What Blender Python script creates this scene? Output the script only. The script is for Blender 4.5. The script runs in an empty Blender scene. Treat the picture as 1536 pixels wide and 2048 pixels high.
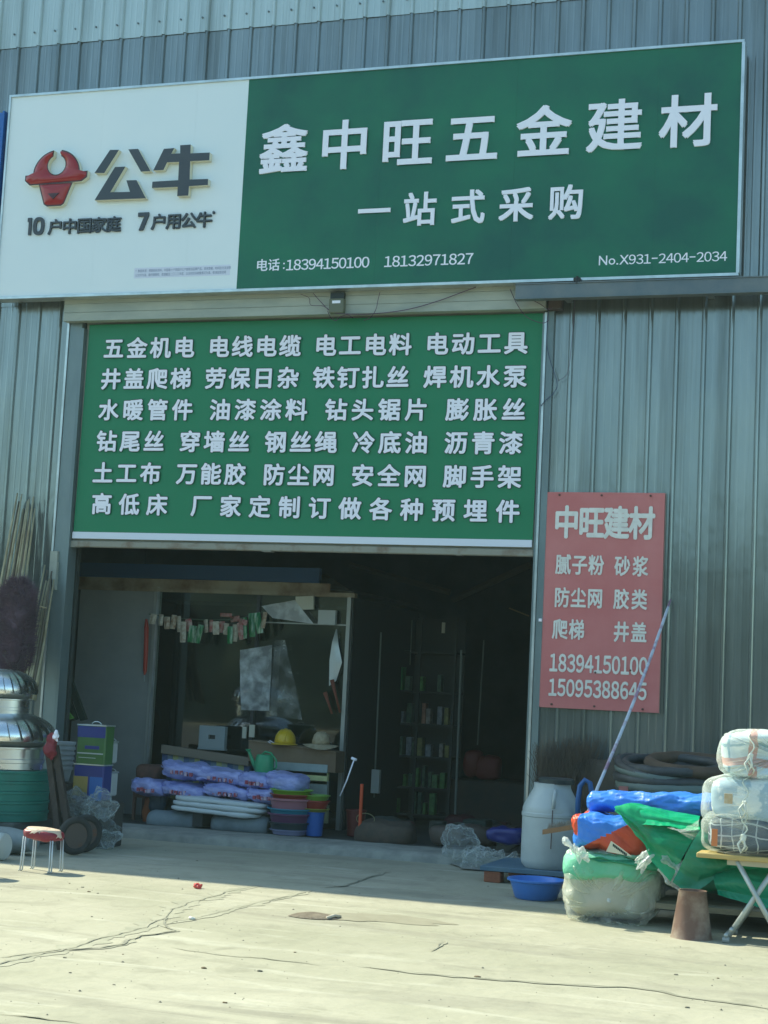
import bpy, math, random
from math import sin, cos, pi, radians, atan2, sqrt
from mathutils import Vector, Matrix, noise
random.seed(7)
SC = bpy.context.scene
COL = SC.collection

# ------------------------------------------------------------------ camera
F_PX, YAW, PITCH, ROLL = 3309.8, -0.322583, 0.110622, 0.049982
CAM = Vector((5.4, -13.66, 1.36))
_f = Vector((sin(YAW) * cos(PITCH), cos(YAW) * cos(PITCH), sin(PITCH)))
_r0 = Vector((cos(YAW), -sin(YAW), 0)); _u0 = _r0.cross(_f)
_r = _r0 * cos(ROLL) + _u0 * sin(ROLL); _u = _u0 * cos(ROLL) - _r0 * sin(ROLL)
cd = bpy.data.cameras.new("camera"); cam = bpy.data.objects.new("camera", cd); COL.objects.link(cam)
cd.sensor_fit = 'VERTICAL'; cd.sensor_height = 24.0; cd.sensor_width = 18.0
cd.lens = F_PX / 2048 * 24.0; cd.clip_end = 2000; cd.clip_start = 0.1
M = Matrix((_r, _u, -_f)).transposed().to_4x4(); M.translation = CAM
cam.matrix_world = M; SC.camera = cam

def at(px, py, y):
    """point of the photograph on the upright plane at depth y (real coordinates)"""
    d = _f * F_PX + _r * (px - 768) - _u * (py - 1024)
    return CAM + d * ((y - CAM.y) / d.y)
def gnd(px, py, z=0.0):
    d = _f * F_PX + _r * (px - 768) - _u * (py - 1024)
    return CAM + d * ((z - CAM.z) / d.z)

# ------------------------------------------------------------------ light
SUN_DIR = Vector((0.90, -0.335, -1.0)).normalized()      # the way the light travels
elev = math.asin(-SUN_DIR.z); azim = atan2(-SUN_DIR.x, -SUN_DIR.y)
w = bpy.data.worlds.new("World"); SC.world = w; w.use_nodes = True
nt = w.node_tree; bg = nt.nodes["Background"]
sky = nt.nodes.new("ShaderNodeTexSky"); sky.sky_type = 'NISHITA'; sky.sun_disc = False
sky.sun_elevation = elev; sky.sun_rotation = azim; sky.air_density = 1.0; sky.dust_density = 1.0; sky.ozone_density = 1.0
tint = nt.nodes.new("ShaderNodeMix"); tint.data_type = 'RGBA'; tint.blend_type = 'MULTIPLY'; tint.inputs[0].default_value = 1.0
tint.inputs[7].default_value = (0.86, 1.02, 0.93, 1)
nt.links.new(sky.outputs[0], tint.inputs[6]); nt.links.new(tint.outputs[2], bg.inputs[0])
bg.inputs[1].default_value = 0.15
sl = bpy.data.lights.new("sun", 'SUN'); sl.energy = 3.7; sl.angle = radians(0.5); sl.color = (1.0, 0.955, 0.72)
so = bpy.data.objects.new("sun", sl); COL.objects.link(so); so.location = (0, 0, 20)
so.rotation_euler = SUN_DIR.to_track_quat('-Z', 'Y').to_euler()
vs = SC.view_settings; SC.display_settings.display_device = 'sRGB'
vs.view_transform = 'Standard'; vs.look = 'None'; vs.gamma = 1; vs.use_curve_mapping = False; vs.exposure = 1.0
SC.cycles.max_bounces = 10; SC.cycles.transparent_max_bounces = 16
SC.cycles.diffuse_bounces = 5

# ------------------------------------------------------------------ materials
def _n(nt, t, **k):
    n = nt.nodes.new(t)
    for a, b in k.items(): setattr(n, a, b)
    return n
def mat(name, col, rough=0.6, metal=0.0, col2=None, nscale=4.0, stretch=(1, 1, 1), ramp=(0.35, 0.65),
        bump=0.0, bscale=20.0, bstretch=(1, 1, 1), spec=0.5, rvar=0.0, detail=6.0, bdist=0.02):
    m = bpy.data.materials.new(name); m.use_nodes = True; nt = m.node_tree
    b = nt.nodes["Principled BSDF"]
    b.inputs["Base Color"].default_value = (*col, 1); b.inputs["Roughness"].default_value = rough
    b.inputs["Metallic"].default_value = metal; b.inputs["Specular IOR Level"].default_value = spec
    tc = _n(nt, "ShaderNodeTexCoord")
    if col2 is not None or rvar:
        mp = _n(nt, "ShaderNodeMapping"); mp.inputs["Scale"].default_value = stretch
        nt.links.new(tc.outputs["Object"], mp.inputs[0])
        no = _n(nt, "ShaderNodeTexNoise"); no.inputs["Scale"].default_value = nscale; no.inputs["Detail"].default_value = detail
        no.inputs["Roughness"].default_value = 0.6
        nt.links.new(mp.outputs[0], no.inputs["Vector"])
        mr = _n(nt, "ShaderNodeMapRange"); mr.inputs[1].default_value = ramp[0]; mr.inputs[2].default_value = ramp[1]
        nt.links.new(no.outputs[0], mr.inputs[0])
        if col2 is not None:
            mx = _n(nt, "ShaderNodeMix", data_type='RGBA'); mx.inputs[6].default_value = (*col, 1); mx.inputs[7].default_value = (*col2, 1)
            nt.links.new(mr.outputs[0], mx.inputs[0]); nt.links.new(mx.outputs[2], b.inputs["Base Color"])
        if rvar:
            m2 = _n(nt, "ShaderNodeMapRange"); m2.inputs[3].default_value = rough; m2.inputs[4].default_value = rough + rvar
            nt.links.new(mr.outputs[0], m2.inputs[0]); nt.links.new(m2.outputs[0], b.inputs["Roughness"])
    if bump:
        mp = _n(nt, "ShaderNodeMapping"); mp.inputs["Scale"].default_value = bstretch
        nt.links.new(tc.outputs["Object"], mp.inputs[0])
        no = _n(nt, "ShaderNodeTexNoise"); no.inputs["Scale"].default_value = bscale; no.inputs["Detail"].default_value = 5
        nt.links.new(mp.outputs[0], no.inputs["Vector"])
        bp = _n(nt, "ShaderNodeBump"); bp.inputs["Strength"].default_value = bump; bp.inputs["Distance"].default_value = bdist
        nt.links.new(no.outputs[0], bp.inputs["Height"]); nt.links.new(bp.outputs[0], b.inputs["Normal"])
    return m
def plastic_film(name, tint=(0.85, 0.9, 0.88), body=0.25, rough=0.15, bscale=25, bstr=0.6, lo=0.15):
    """thin clear polythene: mostly see-through, milky on the creases, glossy"""
    m = bpy.data.materials.new(name); m.use_nodes = True; nt = m.node_tree
    nt.nodes.remove(nt.nodes["Principled BSDF"]); out = nt.nodes["Material Output"]
    tr = _n(nt, "ShaderNodeBsdfTransparent"); tr.inputs[0].default_value = (0.97, 0.99, 0.98, 1)
    pr = _n(nt, "ShaderNodeBsdfPrincipled"); pr.inputs["Base Color"].default_value = (*tint, 1); pr.inputs["Roughness"].default_value = rough
    tl = _n(nt, "ShaderNodeBsdfTranslucent"); tl.inputs[0].default_value = (*tint, 1)
    am = _n(nt, "ShaderNodeMixShader"); am.inputs[0].default_value = 0.4
    nt.links.new(pr.outputs[0], am.inputs[1]); nt.links.new(tl.outputs[0], am.inputs[2])
    tc = _n(nt, "ShaderNodeTexCoord")
    no = _n(nt, "ShaderNodeTexNoise"); no.inputs["Scale"].default_value = bscale * 0.35; no.inputs["Detail"].default_value = 6
    no.inputs["Distortion"].default_value = 0.3
    nt.links.new(tc.outputs["Object"], no.inputs["Vector"])
    n2 = _n(nt, "ShaderNodeTexNoise"); n2.inputs["Scale"].default_value = bscale; n2.inputs["Detail"].default_value = 4; n2.inputs["Distortion"].default_value = 0.6
    nt.links.new(tc.outputs["Object"], n2.inputs["Vector"])
    bp = _n(nt, "ShaderNodeBump"); bp.inputs["Strength"].default_value = bstr; bp.inputs["Distance"].default_value = 0.02
    nt.links.new(n2.outputs[0], bp.inputs["Height"]); nt.links.new(bp.outputs[0], pr.inputs["Normal"])
    mr = _n(nt, "ShaderNodeMapRange"); mr.inputs[1].default_value = 0.42; mr.inputs[2].default_value = 0.72
    mr.inputs[3].default_value = lo; mr.inputs[4].default_value = min(1.0, lo + body * 2)
    nt.links.new(no.outputs[0], mr.inputs[0])
    lw = _n(nt, "ShaderNodeLayerWeight"); lw.inputs[0].default_value = 0.35
    ad = _n(nt, "ShaderNodeMath", operation='MULTIPLY_ADD', use_clamp=True); ad.inputs[1].default_value = 0.42
    nt.links.new(lw.outputs["Facing"], ad.inputs[0]); nt.links.new(mr.outputs[0], ad.inputs[2])
    ms = _n(nt, "ShaderNodeMixShader")
    nt.links.new(ad.outputs[0], ms.inputs[0]); nt.links.new(tr.outputs[0], ms.inputs[1]); nt.links.new(am.outputs[0], ms.inputs[2])
    nt.links.new(ms.outputs[0], out.inputs[0])
    return m
def glass(name, tint=(0.9, 0.97, 0.95), refl=0.25):
    m = bpy.data.materials.new(name); m.use_nodes = True; nt = m.node_tree
    nt.nodes.remove(nt.nodes["Principled BSDF"]); out = nt.nodes["Material Output"]
    tr = _n(nt, "ShaderNodeBsdfTransparent"); tr.inputs[0].default_value = (*tint, 1)
    gl = _n(nt, "ShaderNodeBsdfGlossy"); gl.inputs["Roughness"].default_value = 0.03
    lw = _n(nt, "ShaderNodeFresnel"); lw.inputs[0].default_value = 1.5
    ad = _n(nt, "ShaderNodeMath", operation='MULTIPLY', use_clamp=True); ad.inputs[1].default_value = 1.8
    nt.links.new(lw.outputs[0], ad.inputs[0])
    ms = _n(nt, "ShaderNodeMixShader"); nt.links.new(ad.outputs[0], ms.inputs[0])
    nt.links.new(tr.outputs[0], ms.inputs[1]); nt.links.new(gl.outputs[0], ms.inputs[2]); nt.links.new(ms.outputs[0], out.inputs[0])
    return m
def plaid(name, base, line, line2=None, scale=9.0, width=0.08, rough=0.85):
    m = bpy.data.materials.new(name); m.use_nodes = True; nt = m.node_tree; b = nt.nodes["Principled BSDF"]
    b.inputs["Roughness"].default_value = rough
    tc = _n(nt, "ShaderNodeTexCoord"); no = _n(nt, "ShaderNodeTexNoise"); no.inputs["Scale"].default_value = 6
    nt.links.new(tc.outputs["Object"], no.inputs["Vector"])
    vm = _n(nt, "ShaderNodeVectorMath", operation='MULTIPLY_ADD'); vm.inputs[1].default_value = (0.07, 0.07, 0.07)
    nt.links.new(no.outputs["Color"], vm.inputs[0]); nt.links.new(tc.outputs["Object"], vm.inputs[2])
    sx = _n(nt, "ShaderNodeSeparateXYZ"); nt.links.new(vm.outputs[0], sx.inputs[0])
    def lines(sock, off, sc, wd):
        a = _n(nt, "ShaderNodeMath", operation='MULTIPLY_ADD'); a.inputs[1].default_value = sc; a.inputs[2].default_value = off; nt.links.new(sock, a.inputs[0])
        f = _n(nt, "ShaderNodeMath", operation='FRACT'); nt.links.new(a.outputs[0], f.inputs[0])
        l = _n(nt, "ShaderNodeMath", operation='LESS_THAN'); l.inputs[1].default_value = wd; nt.links.new(f.outputs[0], l.inputs[0]); return l.outputs[0]
    def layer(prev, fac, colr, op=1.0):
        mx = _n(nt, "ShaderNodeMix", data_type='RGBA'); nt.links.new(fac, mx.inputs[0])
        if isinstance(prev, tuple): mx.inputs[6].default_value = (*prev, 1)
        else: nt.links.new(prev, mx.inputs[6])
        mx.inputs[7].default_value = (*colr, 1); return mx.outputs[2]
    c = layer(base, lines(sx.outputs[0], 0.3, scale, width), line)
    c = layer(c, lines(sx.outputs[2], 0.1, scale, width), line)
    if line2:
        c = layer(c, lines(sx.outputs[0], 0.65, scale * 0.5, width * 1.5), line2)
        c = layer(c, lines(sx.outputs[2], 0.55, scale * 0.5, width * 1.5), line2)
    nt.links.new(c, b.inputs["Base Color"])
    return m
def siding_mat(name, col, dark, stain, rough=0.42):
    m = bpy.data.materials.new(name); m.use_nodes = True; nt = m.node_tree; b = nt.nodes["Principled BSDF"]
    b.inputs["Metallic"].default_value = 0.62; b.inputs["Roughness"].default_value = rough
    ge = _n(nt, "ShaderNodeNewGeometry")
    def nz(stretch, scale, det, lo, hi):
        mp = _n(nt, "ShaderNodeMapping"); mp.inputs["Scale"].default_value = stretch; nt.links.new(ge.outputs["Position"], mp.inputs[0])
        no = _n(nt, "ShaderNodeTexNoise"); no.inputs["Scale"].default_value = scale; no.inputs["Detail"].default_value = det; no.inputs["Roughness"].default_value = 0.65
        nt.links.new(mp.outputs[0], no.inputs["Vector"])
        mr = _n(nt, "ShaderNodeMapRange"); mr.inputs[1].default_value = lo; mr.inputs[2].default_value = hi; nt.links.new(no.outputs[0], mr.inputs[0]); return mr.outputs[0], no.outputs[0]
    a, _ = nz((1, 1, 0.25), 1.3, 5, 0.35, 0.7)
    s, _ = nz((14, 14, 0.35), 1.0, 7, 0.48, 0.75)
    s2, _ = nz((5, 5, 0.22), 1.0, 4, 0.5, 0.72)
    mx = _n(nt, "ShaderNodeMix", data_type='RGBA'); mx.inputs[6].default_value = (*col, 1); mx.inputs[7].default_value = (*dark, 1)
    nt.links.new(a, mx.inputs[0])
    mu = _n(nt, "ShaderNodeMath", operation='MULTIPLY'); nt.links.new(s, mu.inputs[0]); mu.inputs[1].default_value = 0.55
    mx2 = _n(nt, "ShaderNodeMix", data_type='RGBA'); nt.links.new(mx.outputs[2], mx2.inputs[6]); mx2.inputs[7].default_value = (*stain, 1)
    nt.links.new(mu.outputs[0], mx2.inputs[0])
    mu2 = _n(nt, "ShaderNodeMath", operation='MULTIPLY'); nt.links.new(s2, mu2.inputs[0]); mu2.inputs[1].default_value = 0.6
    mx3 = _n(nt, "ShaderNodeMix", data_type='RGBA'); nt.links.new(mx2.outputs[2], mx3.inputs[6]); mx3.inputs[7].default_value = (*[v * 0.6 for v in stain], 1)
    nt.links.new(mu2.outputs[0], mx3.inputs[0])
    nt.links.new(mx3.outputs[2], b.inputs["Base Color"])
    _, bn = nz((1.2, 1.2, 0.6), 3.0, 3, 0, 1)
    bp = _n(nt, "ShaderNodeBump"); bp.inputs["Strength"].default_value = 0.18; bp.inputs["Distance"].default_value = 0.02
    nt.links.new(bn, bp.inputs["Height"]); nt.links.new(bp.outputs[0], b.inputs["Normal"])
    return m
def concrete_mat():
    m = bpy.data.materials.new("concrete_apron"); m.use_nodes = True; nt = m.node_tree; b = nt.nodes["Principled BSDF"]
    b.inputs["Roughness"].default_value = 0.9; b.inputs["Specular IOR Level"].default_value = 0.2
    ge = _n(nt, "ShaderNodeNewGeometry")
    def nz(stretch, scale, det, lo, hi, dist=0.0):
        mp = _n(nt, "ShaderNodeMapping"); mp.inputs["Scale"].default_value = stretch; nt.links.new(ge.outputs["Position"], mp.inputs[0])
        no = _n(nt, "ShaderNodeTexNoise"); no.inputs["Scale"].default_value = scale; no.inputs["Detail"].default_value = det; no.inputs["Roughness"].default_value = 0.62
        no.inputs["Distortion"].default_value = dist
        nt.links.new(mp.outputs[0], no.inputs["Vector"])
        mr = _n(nt, "ShaderNodeMapRange"); mr.inputs[1].default_value = lo; mr.inputs[2].default_value = hi; nt.links.new(no.outputs[0], mr.inputs[0]); return mr.outputs[0]
    def layer(prev, fac, c, k=1.0):
        mu = _n(nt, "ShaderNodeMath", operation='MULTIPLY'); nt.links.new(fac, mu.inputs[0]); mu.inputs[1].default_value = k
        mx = _n(nt, "ShaderNodeMix", data_type='RGBA'); nt.links.new(mu.outputs[0], mx.inputs[0])
        if isinstance(prev, tuple): mx.inputs[6].default_value = (*prev, 1)
        else: nt.links.new(prev, mx.inputs[6])
        mx.inputs[7].default_value = (*c, 1); return mx.outputs[2]
    c = layer((0.40, 0.385, 0.30), nz((1, 1, 1), 0.55, 6, 0.4, 0.65), (0.32, 0.315, 0.235), 1.0)
    c = layer(c, nz((1, 1, 1), 3.0, 8, 0.52, 0.75, 0.6), (0.25, 0.245, 0.185), 0.8)
    c = layer(c, nz((0.5, 2.2, 1), 1.6, 7, 0.56, 0.74, 0.8), (0.50, 0.49, 0.40), 0.9)
    c = layer(c, nz((1, 1, 1), 28.0, 4, 0.6, 0.75), (0.24, 0.235, 0.19), 0.5)
    c = layer(c, nz((0.35, 1.6, 1), 1.1, 5, 0.52, 0.68, 1.0), (0.25, 0.24, 0.19), 0.75)
    nt.links.new(c, b.inputs["Base Color"])
    no = _n(nt, "ShaderNodeTexNoise"); no.inputs["Scale"].default_value = 9; no.inputs["Detail"].default_value = 9
    nt.links.new(ge.outputs["Position"], no.inputs["Vector"])
    bp = _n(nt, "ShaderNodeBump"); bp.inputs["Strength"].default_value = 0.35; bp.inputs["Distance"].default_value = 0.03
    nt.links.new(no.outputs[0], bp.inputs["Height"]); nt.links.new(bp.outputs[0], b.inputs["Normal"])
    return m

# ------------------------------------------------------------------ mesh builder
class MB:
    def __init__(s): s.v = []; s.f = []; s.m = []; s.mi = 0
    def add(s, vs_, fs):
        o = len(s.v); s.v += [Vector(v) for v in vs_]; s.f += [tuple(i + o for i in f) for f in fs]; s.m += [s.mi] * len(fs); return s
    def mat(s, i): s.mi = i; return s
    def box(s, a, b, bev=0.0):
        x0, y0, z0 = [min(a[i], b[i]) for i in range(3)]; x1, y1, z1 = [max(a[i], b[i]) for i in range(3)]
        if bev <= 0:
            return s.add([(x0, y0, z0), (x1, y0, z0), (x1, y1, z0), (x0, y1, z0), (x0, y0, z1), (x1, y0, z1), (x1, y1, z1), (x0, y1, z1)],
                         [(0, 3, 2, 1), (4, 5, 6, 7), (0, 1, 5, 4), (1, 2, 6, 5), (2, 3, 7, 6), (3, 0, 4, 7)])
        e = bev; vs_ = []
        ring = lambda ix, iy: [(x0 + ix, y0 + e + iy, 0), (x0 + e + ix, y0 + iy, 0), (x1 - e - ix, y0 + iy, 0), (x1 - ix, y0 + e + iy, 0), (x1 - ix, y1 - e - iy, 0), (x1 - e - ix, y1 - iy, 0), (x0 + e + ix, y1 - iy, 0), (x0 + ix, y1 - e - iy, 0)]
        for z, q in ((z0, e * .8), (z0 + e, 0), (z1 - e, 0), (z1, e * .8)):
            vs_ += [(p[0], p[1], z) for p in ring(q, q)]
        fs = [tuple(range(7, -1, -1)), tuple(range(24, 32))]
        for k in range(3):
            for i in range(8): j = (i + 1) % 8; fs.append((k * 8 + i, k * 8 + j, k * 8 + 8 + j, k * 8 + 8 + i))
        return s.add(vs_, fs)
    def obox(s, c, ax, ay, az):
        """box from its centre and three half-extent vectors"""
        c, ax, ay, az = map(Vector, (c, ax, ay, az)); o = len(s.v)
        vs_ = [c + ax * i + ay * j + az * k for k in (-1, 1) for j in (-1, 1) for i in (-1, 1)]
        return s.add(vs_, [(0, 2, 3, 1), (4, 5, 7, 6), (0, 1, 5, 4), (1, 3, 7, 5), (3, 2, 6, 7), (2, 0, 4, 6)])
    def tube(s, pts, r, n=8, cap=True):
        pts = [Vector(p) for p in pts]; rs = r if isinstance(r, (list, tuple)) else [r] * len(pts)
        vs_ = []; fs = []; up = None
        for i, p in enumerate(pts):
            t = (pts[min(i + 1, len(pts) - 1)] - pts[max(i - 1, 0)]).normalized()
            if up is None: up = Vector((0, 0, 1)) if abs(t.z) < .9 else Vector((0, 1, 0))
            a = t.cross(up).normalized(); b = a.cross(t).normalized(); up = b
            for k in range(n): q = 2 * pi * k / n; vs_.append(p + (a * cos(q) + b * sin(q)) * rs[i])
        for i in range(len(pts) - 1):
            for k in range(n): j = (k + 1) % n; fs.append((i * n + k, i * n + j, i * n + n + j, i * n + n + k))
        if cap: fs.append(tuple(range(n))[::-1]); fs.append(tuple(range((len(pts) - 1) * n, len(pts) * n)))
        return s.add(vs_, fs)
    def lathe(s, c, prof, n=32, cap=True, wob=0.0, sx=1.0, sy=1.0):
        c = Vector(c); vs_ = []; fs = []
        for r, z in prof:
            for k in range(n):
                q = 2 * pi * k / n; rr = r * (1 + wob * noise.noise(Vector((cos(q) * 2, sin(q) * 2, z * 6 + c.x))))
                vs_.append(c + Vector((cos(q) * rr * sx, sin(q) * rr * sy, z)))
        for i in range(len(prof) - 1):
            for k in range(n): j = (k + 1) % n; fs.append((i * n + k, i * n + j, i * n + n + j, i * n + n + k))
        if cap: fs.append(tuple(range(n))[::-1]); fs.append(tuple(range((len(prof) - 1) * n, len(prof) * n)))
        return s.add(vs_, fs)
    def grid(s, fn, nu, nv, closed=False):
        vs_ = [fn(i / (nu), j / (nv)) for j in range(nv + 1) for i in range(nu + (0 if closed else 1))]
        w_ = nu if closed else nu + 1; fs = []
        for j in range(nv):
            for i in range(nu):
                a = j * w_ + i; b = j * w_ + (i + 1) % w_; fs.append((a, b, b + w_, a + w_))
        return s.add(vs_, fs)
    def prism(s, poly, y0, y1, m_side=None):
        """outline in (x,z), front face at y0, back at y1"""
        n = len(poly); vs_ = [(x, y0, z) for x, z in poly] + [(x, y1, z) for x, z in poly]
        ar = sum(poly[i][0] * poly[(i + 1) % n][1] - poly[(i + 1) % n][0] * poly[i][1] for i in range(n))
        ff = tuple(range(n)) if ar > 0 else tuple(range(n))[::-1]
        keep = s.mi; s.add(vs_, [ff, tuple(i + n for i in ff[::-1])]); o = len(s.v) - 2 * n
        if m_side is not None: s.mi = m_side
        fs = []
        for i in range(n):
            j = (i + 1) % n; q = (i, i + n, j + n, j) if ar > 0 else (i, j, j + n, i + n); fs.append(tuple(o + k for k in q))
        s.f += fs; s.m += [s.mi] * n; s.mi = keep
        return s
    def build(s, name, mats, parent=None, smooth=False, sharp=None, data_only=False):
        me = bpy.data.meshes.new(name)
        off = Vector(parent_world(parent)) if parent is not None else Vector((0, 0, 0))
        me.from_pydata([v - off for v in s.v], [], s.f)
        if not isinstance(mats, (list, tuple)): mats = [mats]
        for m_ in mats: me.materials.append(m_)
        if len(mats) > 1: me.polygons.foreach_set("material_index", s.m)
        if smooth:
            me.polygons.foreach_set("use_smooth", [True] * len(s.f))
            if sharp is not None: me.set_sharp_from_angle(angle=radians(sharp))
        me.update()
        o = bpy.data.objects.new(name, me); COL.objects.link(o)
        if parent is not None: o.parent = parent
        return o
def parent_world(p):
    v = Vector((0, 0, 0))
    while p is not None: v = v + p.location; p = p.parent
    return v
def tag(o, label=None, cat=None, group=None, kind=None):
    if label: o["label"] = label
    if cat: o["category"] = cat
    if group: o["group"] = group
    if kind: o["kind"] = kind
    return o
def thing(name, loc, label, cat, group=None):
    o = bpy.data.objects.new(name, None); COL.objects.link(o); o.location = loc; o.empty_display_size = 0.1
    return tag(o, label, cat, group)
def copy_tree(o, loc, label=None):
    def rec(a, par):
        c = a.copy(); COL.objects.link(c)
        if par is not None: c.parent = par
        for ch in a.children: rec(ch, c)
        return c
    c = rec(o, None); c.location = loc
    if label: c["label"] = label
    return c

def nz(p, f=1.0, seed=0.0): return noise.noise(Vector((p[0] * f + seed, p[1] * f + seed * 1.7, p[2] * f - seed)))
_rd = random.Random(99)
FOLD = []
for _i in range(9):
    _d = Vector((_rd.gauss(0, 1), _rd.gauss(0, 1), _rd.gauss(0, 1))).normalized(); FOLD.append((_d, 0.45 * 1.42 ** _i, _rd.random() * 9))
def ridge(p, f=1.0, seed=0.0):
    """crumple: folded planes with sharp creases"""
    q = Vector((p[0] + .05 * nz(p, f * .5, seed), p[1] + .05 * nz(p, f * .5, seed + 4), p[2] + .05 * nz(p, f * .5, seed + 8))); a = 0; tot = 0
    for i, (d, fi, ph) in enumerate(FOLD):
        k = 1.0 / fi ** .85; m = .35 + .65 * abs(nz(p, f * .35, seed + i * 3.3)) * 2
        t = (q.dot(d) * f * fi * .5 + ph + seed * .37) % 1.0; a += k * m * (abs(2 * t - 1) - .5); tot += k
    return 2.2 * a / tot
def blob(mb, c, r, nu=56, nv=36, e=0.55, axis='Z', amp=0.03, freq=4.0, seed=1.0, wr=0.0, wf=9.0, pleat=0, pamp=0.0, pinch=0.0, flat=None, tilt=0.0, pz=0.0):
    """a stuffed or crumpled thing: superellipsoid, low noise, creases, pleats gathered at one pole"""
    c = Vector(c); sg = lambda v, k: math.copysign(abs(v) ** k, v)
    def fn(u, v):
        th = pi * v; ph = 2 * pi * u
        a = sg(cos(th), e); b = sg(sin(th), e); x, y, z = b * sg(cos(ph), e), b * sg(sin(ph), e), a
        if pinch: z *= 1 - pinch * math.exp(-(th / 0.35) ** 2)
        if axis == 'Y': d = Vector((x, -z, y))
        elif axis == 'X': d = Vector((-z, x, y))
        else: d = Vector((x, y, z))
        p = Vector((d.x * r[0], d.y * r[1], d.z * r[2])); nn = Vector((d.x / r[0], d.y / r[1], d.z / r[2])).normalized()
        q = p + c
        k = amp * (nz(q, freq, seed) + 0.5 * nz(q, freq * 2.3, seed + 5))
        if wr: k += wr * ridge(q, wf, seed + 9)
        if pleat:
            near = math.exp(-(th / 0.9) ** 2) * min(1, th / 0.12)
            k += pamp * near * (abs(sin(ph * pleat * 0.5 + 2.5 * nz((cos(ph), sin(ph), 0), 2, seed))) - 0.5) * 2
        p = p + nn * k
        if flat is not None and p.z + c.z < flat: p.z = flat - c.z + 0.02 * (p.z + c.z - flat) * 0
        if pz: p.z += pz * math.exp(-(th / .8) ** 2) * (1 if th < 1.57 else 0)
        p = p + c; p.z += tilt * (p.x - c.x)
        return p
    mb.grid(fn, nu, nv, closed=True); return mb
def sheet(mb, P, nu=40, nv=30, wr=0.02, wf=6.0, seed=0.0, fold=0.0):
    """loose cloth or film over the patch P(u,v), creased along its normal"""
    def fn(u, v):
        p = Vector(P(u, v)); e = 0.01
        a = Vector(P(min(1, u + e), v)) - Vector(P(max(0, u - e), v)); b = Vector(P(u, min(1, v + e))) - Vector(P(u, max(0, v - e)))
        n = a.cross(b); n = n.normalized() if n.length > 1e-9 else Vector((0, -1, 0))
        return p + n * (wr * ridge(p, wf, seed) + fold * sin(u * 17 + 5 * nz(p, 2, seed)) * v)
    mb.grid(fn, nu, nv); return mb
ORDN = "first second third fourth fifth sixth seventh eighth ninth tenth eleventh twelfth thirteenth fourteenth fifteenth sixteenth seventeenth eighteenth nineteenth twentieth".split() + ["twenty-" + w_ for w_ in "first second third fourth fifth".split()]
def lerp(a, b, t): return a + (b - a) * t
def bil(A, B, C_, D):
    A, B, C_, D = map(Vector, (A, B, C_, D))     # A..B top edge, D..C bottom edge
    return lambda u, v: (A.lerp(B, u)).lerp(D.lerp(C_, u), v)

# ------------------------------------------------------------------ lettering
_gc = {}
def glyph(ch, ext=0.0):
    k = (ch, ext)
    if k in _gc: return _gc[k]
    cu = bpy.data.curves.new("glyph", 'FONT'); cu.body = ch; cu.size = 1; cu.resolution_u = 3; cu.extrude = ext
    o = bpy.data.objects.new("glyph", cu); COL.objects.link(o); bpy.context.view_layer.update()
    me = o.evaluated_get(bpy.context.evaluated_depsgraph_get()).to_mesh()
    g = ([tuple(v.co) for v in me.vertices], [tuple(p.vertices) for p in me.polygons])
    bpy.data.objects.remove(o); bpy.data.curves.remove(cu)
    _gc[k] = g; return g
def put(mb, ch, x, z, y, w_, h=None, bold=0.02, depth=0.0, em=True, ring=4):
    """one character centred at (x, z), front at depth y, em width w_, em height h"""
    h = h or w_; vs_, fs = glyph(ch, 0.5 if depth else 0.0)
    if not vs_: return
    if em: cx, cz = 0.5, 0.38
    else:
        xs = [v[0] for v in vs_]; zs = [v[1] for v in vs_]; cx = (min(xs) + max(xs)) / 2; cz = (min(zs) + max(zs)) / 2
    offs = [(0, 0)]
    if bold:
        offs += [(cos(pi / 4 + 2 * pi * i / ring) * bold * 1.25, sin(pi / 4 + 2 * pi * i / ring) * bold * 1.25) for i in range(ring)]
    for i, (ox, oz) in enumerate(offs):
        dy = i * 0.0002
        mb.add([(x + (v[0] - cx + ox) * w_, (y + dy - (v[2] - 0.5) * depth) if depth else y + dy, z + (v[1] - cz + oz) * h) for v in vs_], fs)
def fw(s): return ''.join(chr(ord(c) - 0x30 + 0xFF10) if c.isdigit() else c for c in s)

# ================================================================== MATERIALS
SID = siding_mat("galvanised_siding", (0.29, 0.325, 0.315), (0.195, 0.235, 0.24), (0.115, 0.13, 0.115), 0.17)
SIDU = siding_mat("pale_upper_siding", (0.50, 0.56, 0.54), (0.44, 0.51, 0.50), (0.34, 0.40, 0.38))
STEEL = mat("bluegrey_steel", (0.11, 0.15, 0.17), 0.45, 0.3, col2=(0.18, 0.2, 0.2), nscale=3, bump=.1)
POST = mat("post_steel", (0.22, 0.28, 0.28), 0.4, 0.4, col2=(0.14, 0.19, 0.2), nscale=2, stretch=(1, 1, .3), bump=.1)
ALU = mat("aluminium_trim", (0.62, 0.68, 0.68), 0.3, 0.7, col2=(0.45, 0.5, 0.5), nscale=5)
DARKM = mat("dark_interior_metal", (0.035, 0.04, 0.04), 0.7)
CREAM = mat("cream_shutter", (0.42, 0.44, 0.37), 0.55, 0.1, col2=(0.33, 0.36, 0.31), nscale=3, stretch=(1, 1, 3), bump=.08)
RUSTB = mat("rusty_bar", (0.30, 0.29, 0.24), 0.7, 0.1, col2=(0.17, 0.10, 0.06), nscale=6, ramp=(.5, .72))
WHITEP = mat("sign_white", (0.83, 0.88, 0.88), 0.38, 0, col2=(0.79, 0.86, 0.87), nscale=.9, rvar=.15)
GREENP = mat("sign_green", (0.0, 0.16, 0.08), 0.5, 0, col2=(0.004, 0.105, 0.08), nscale=1.1, rvar=.2)
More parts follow.
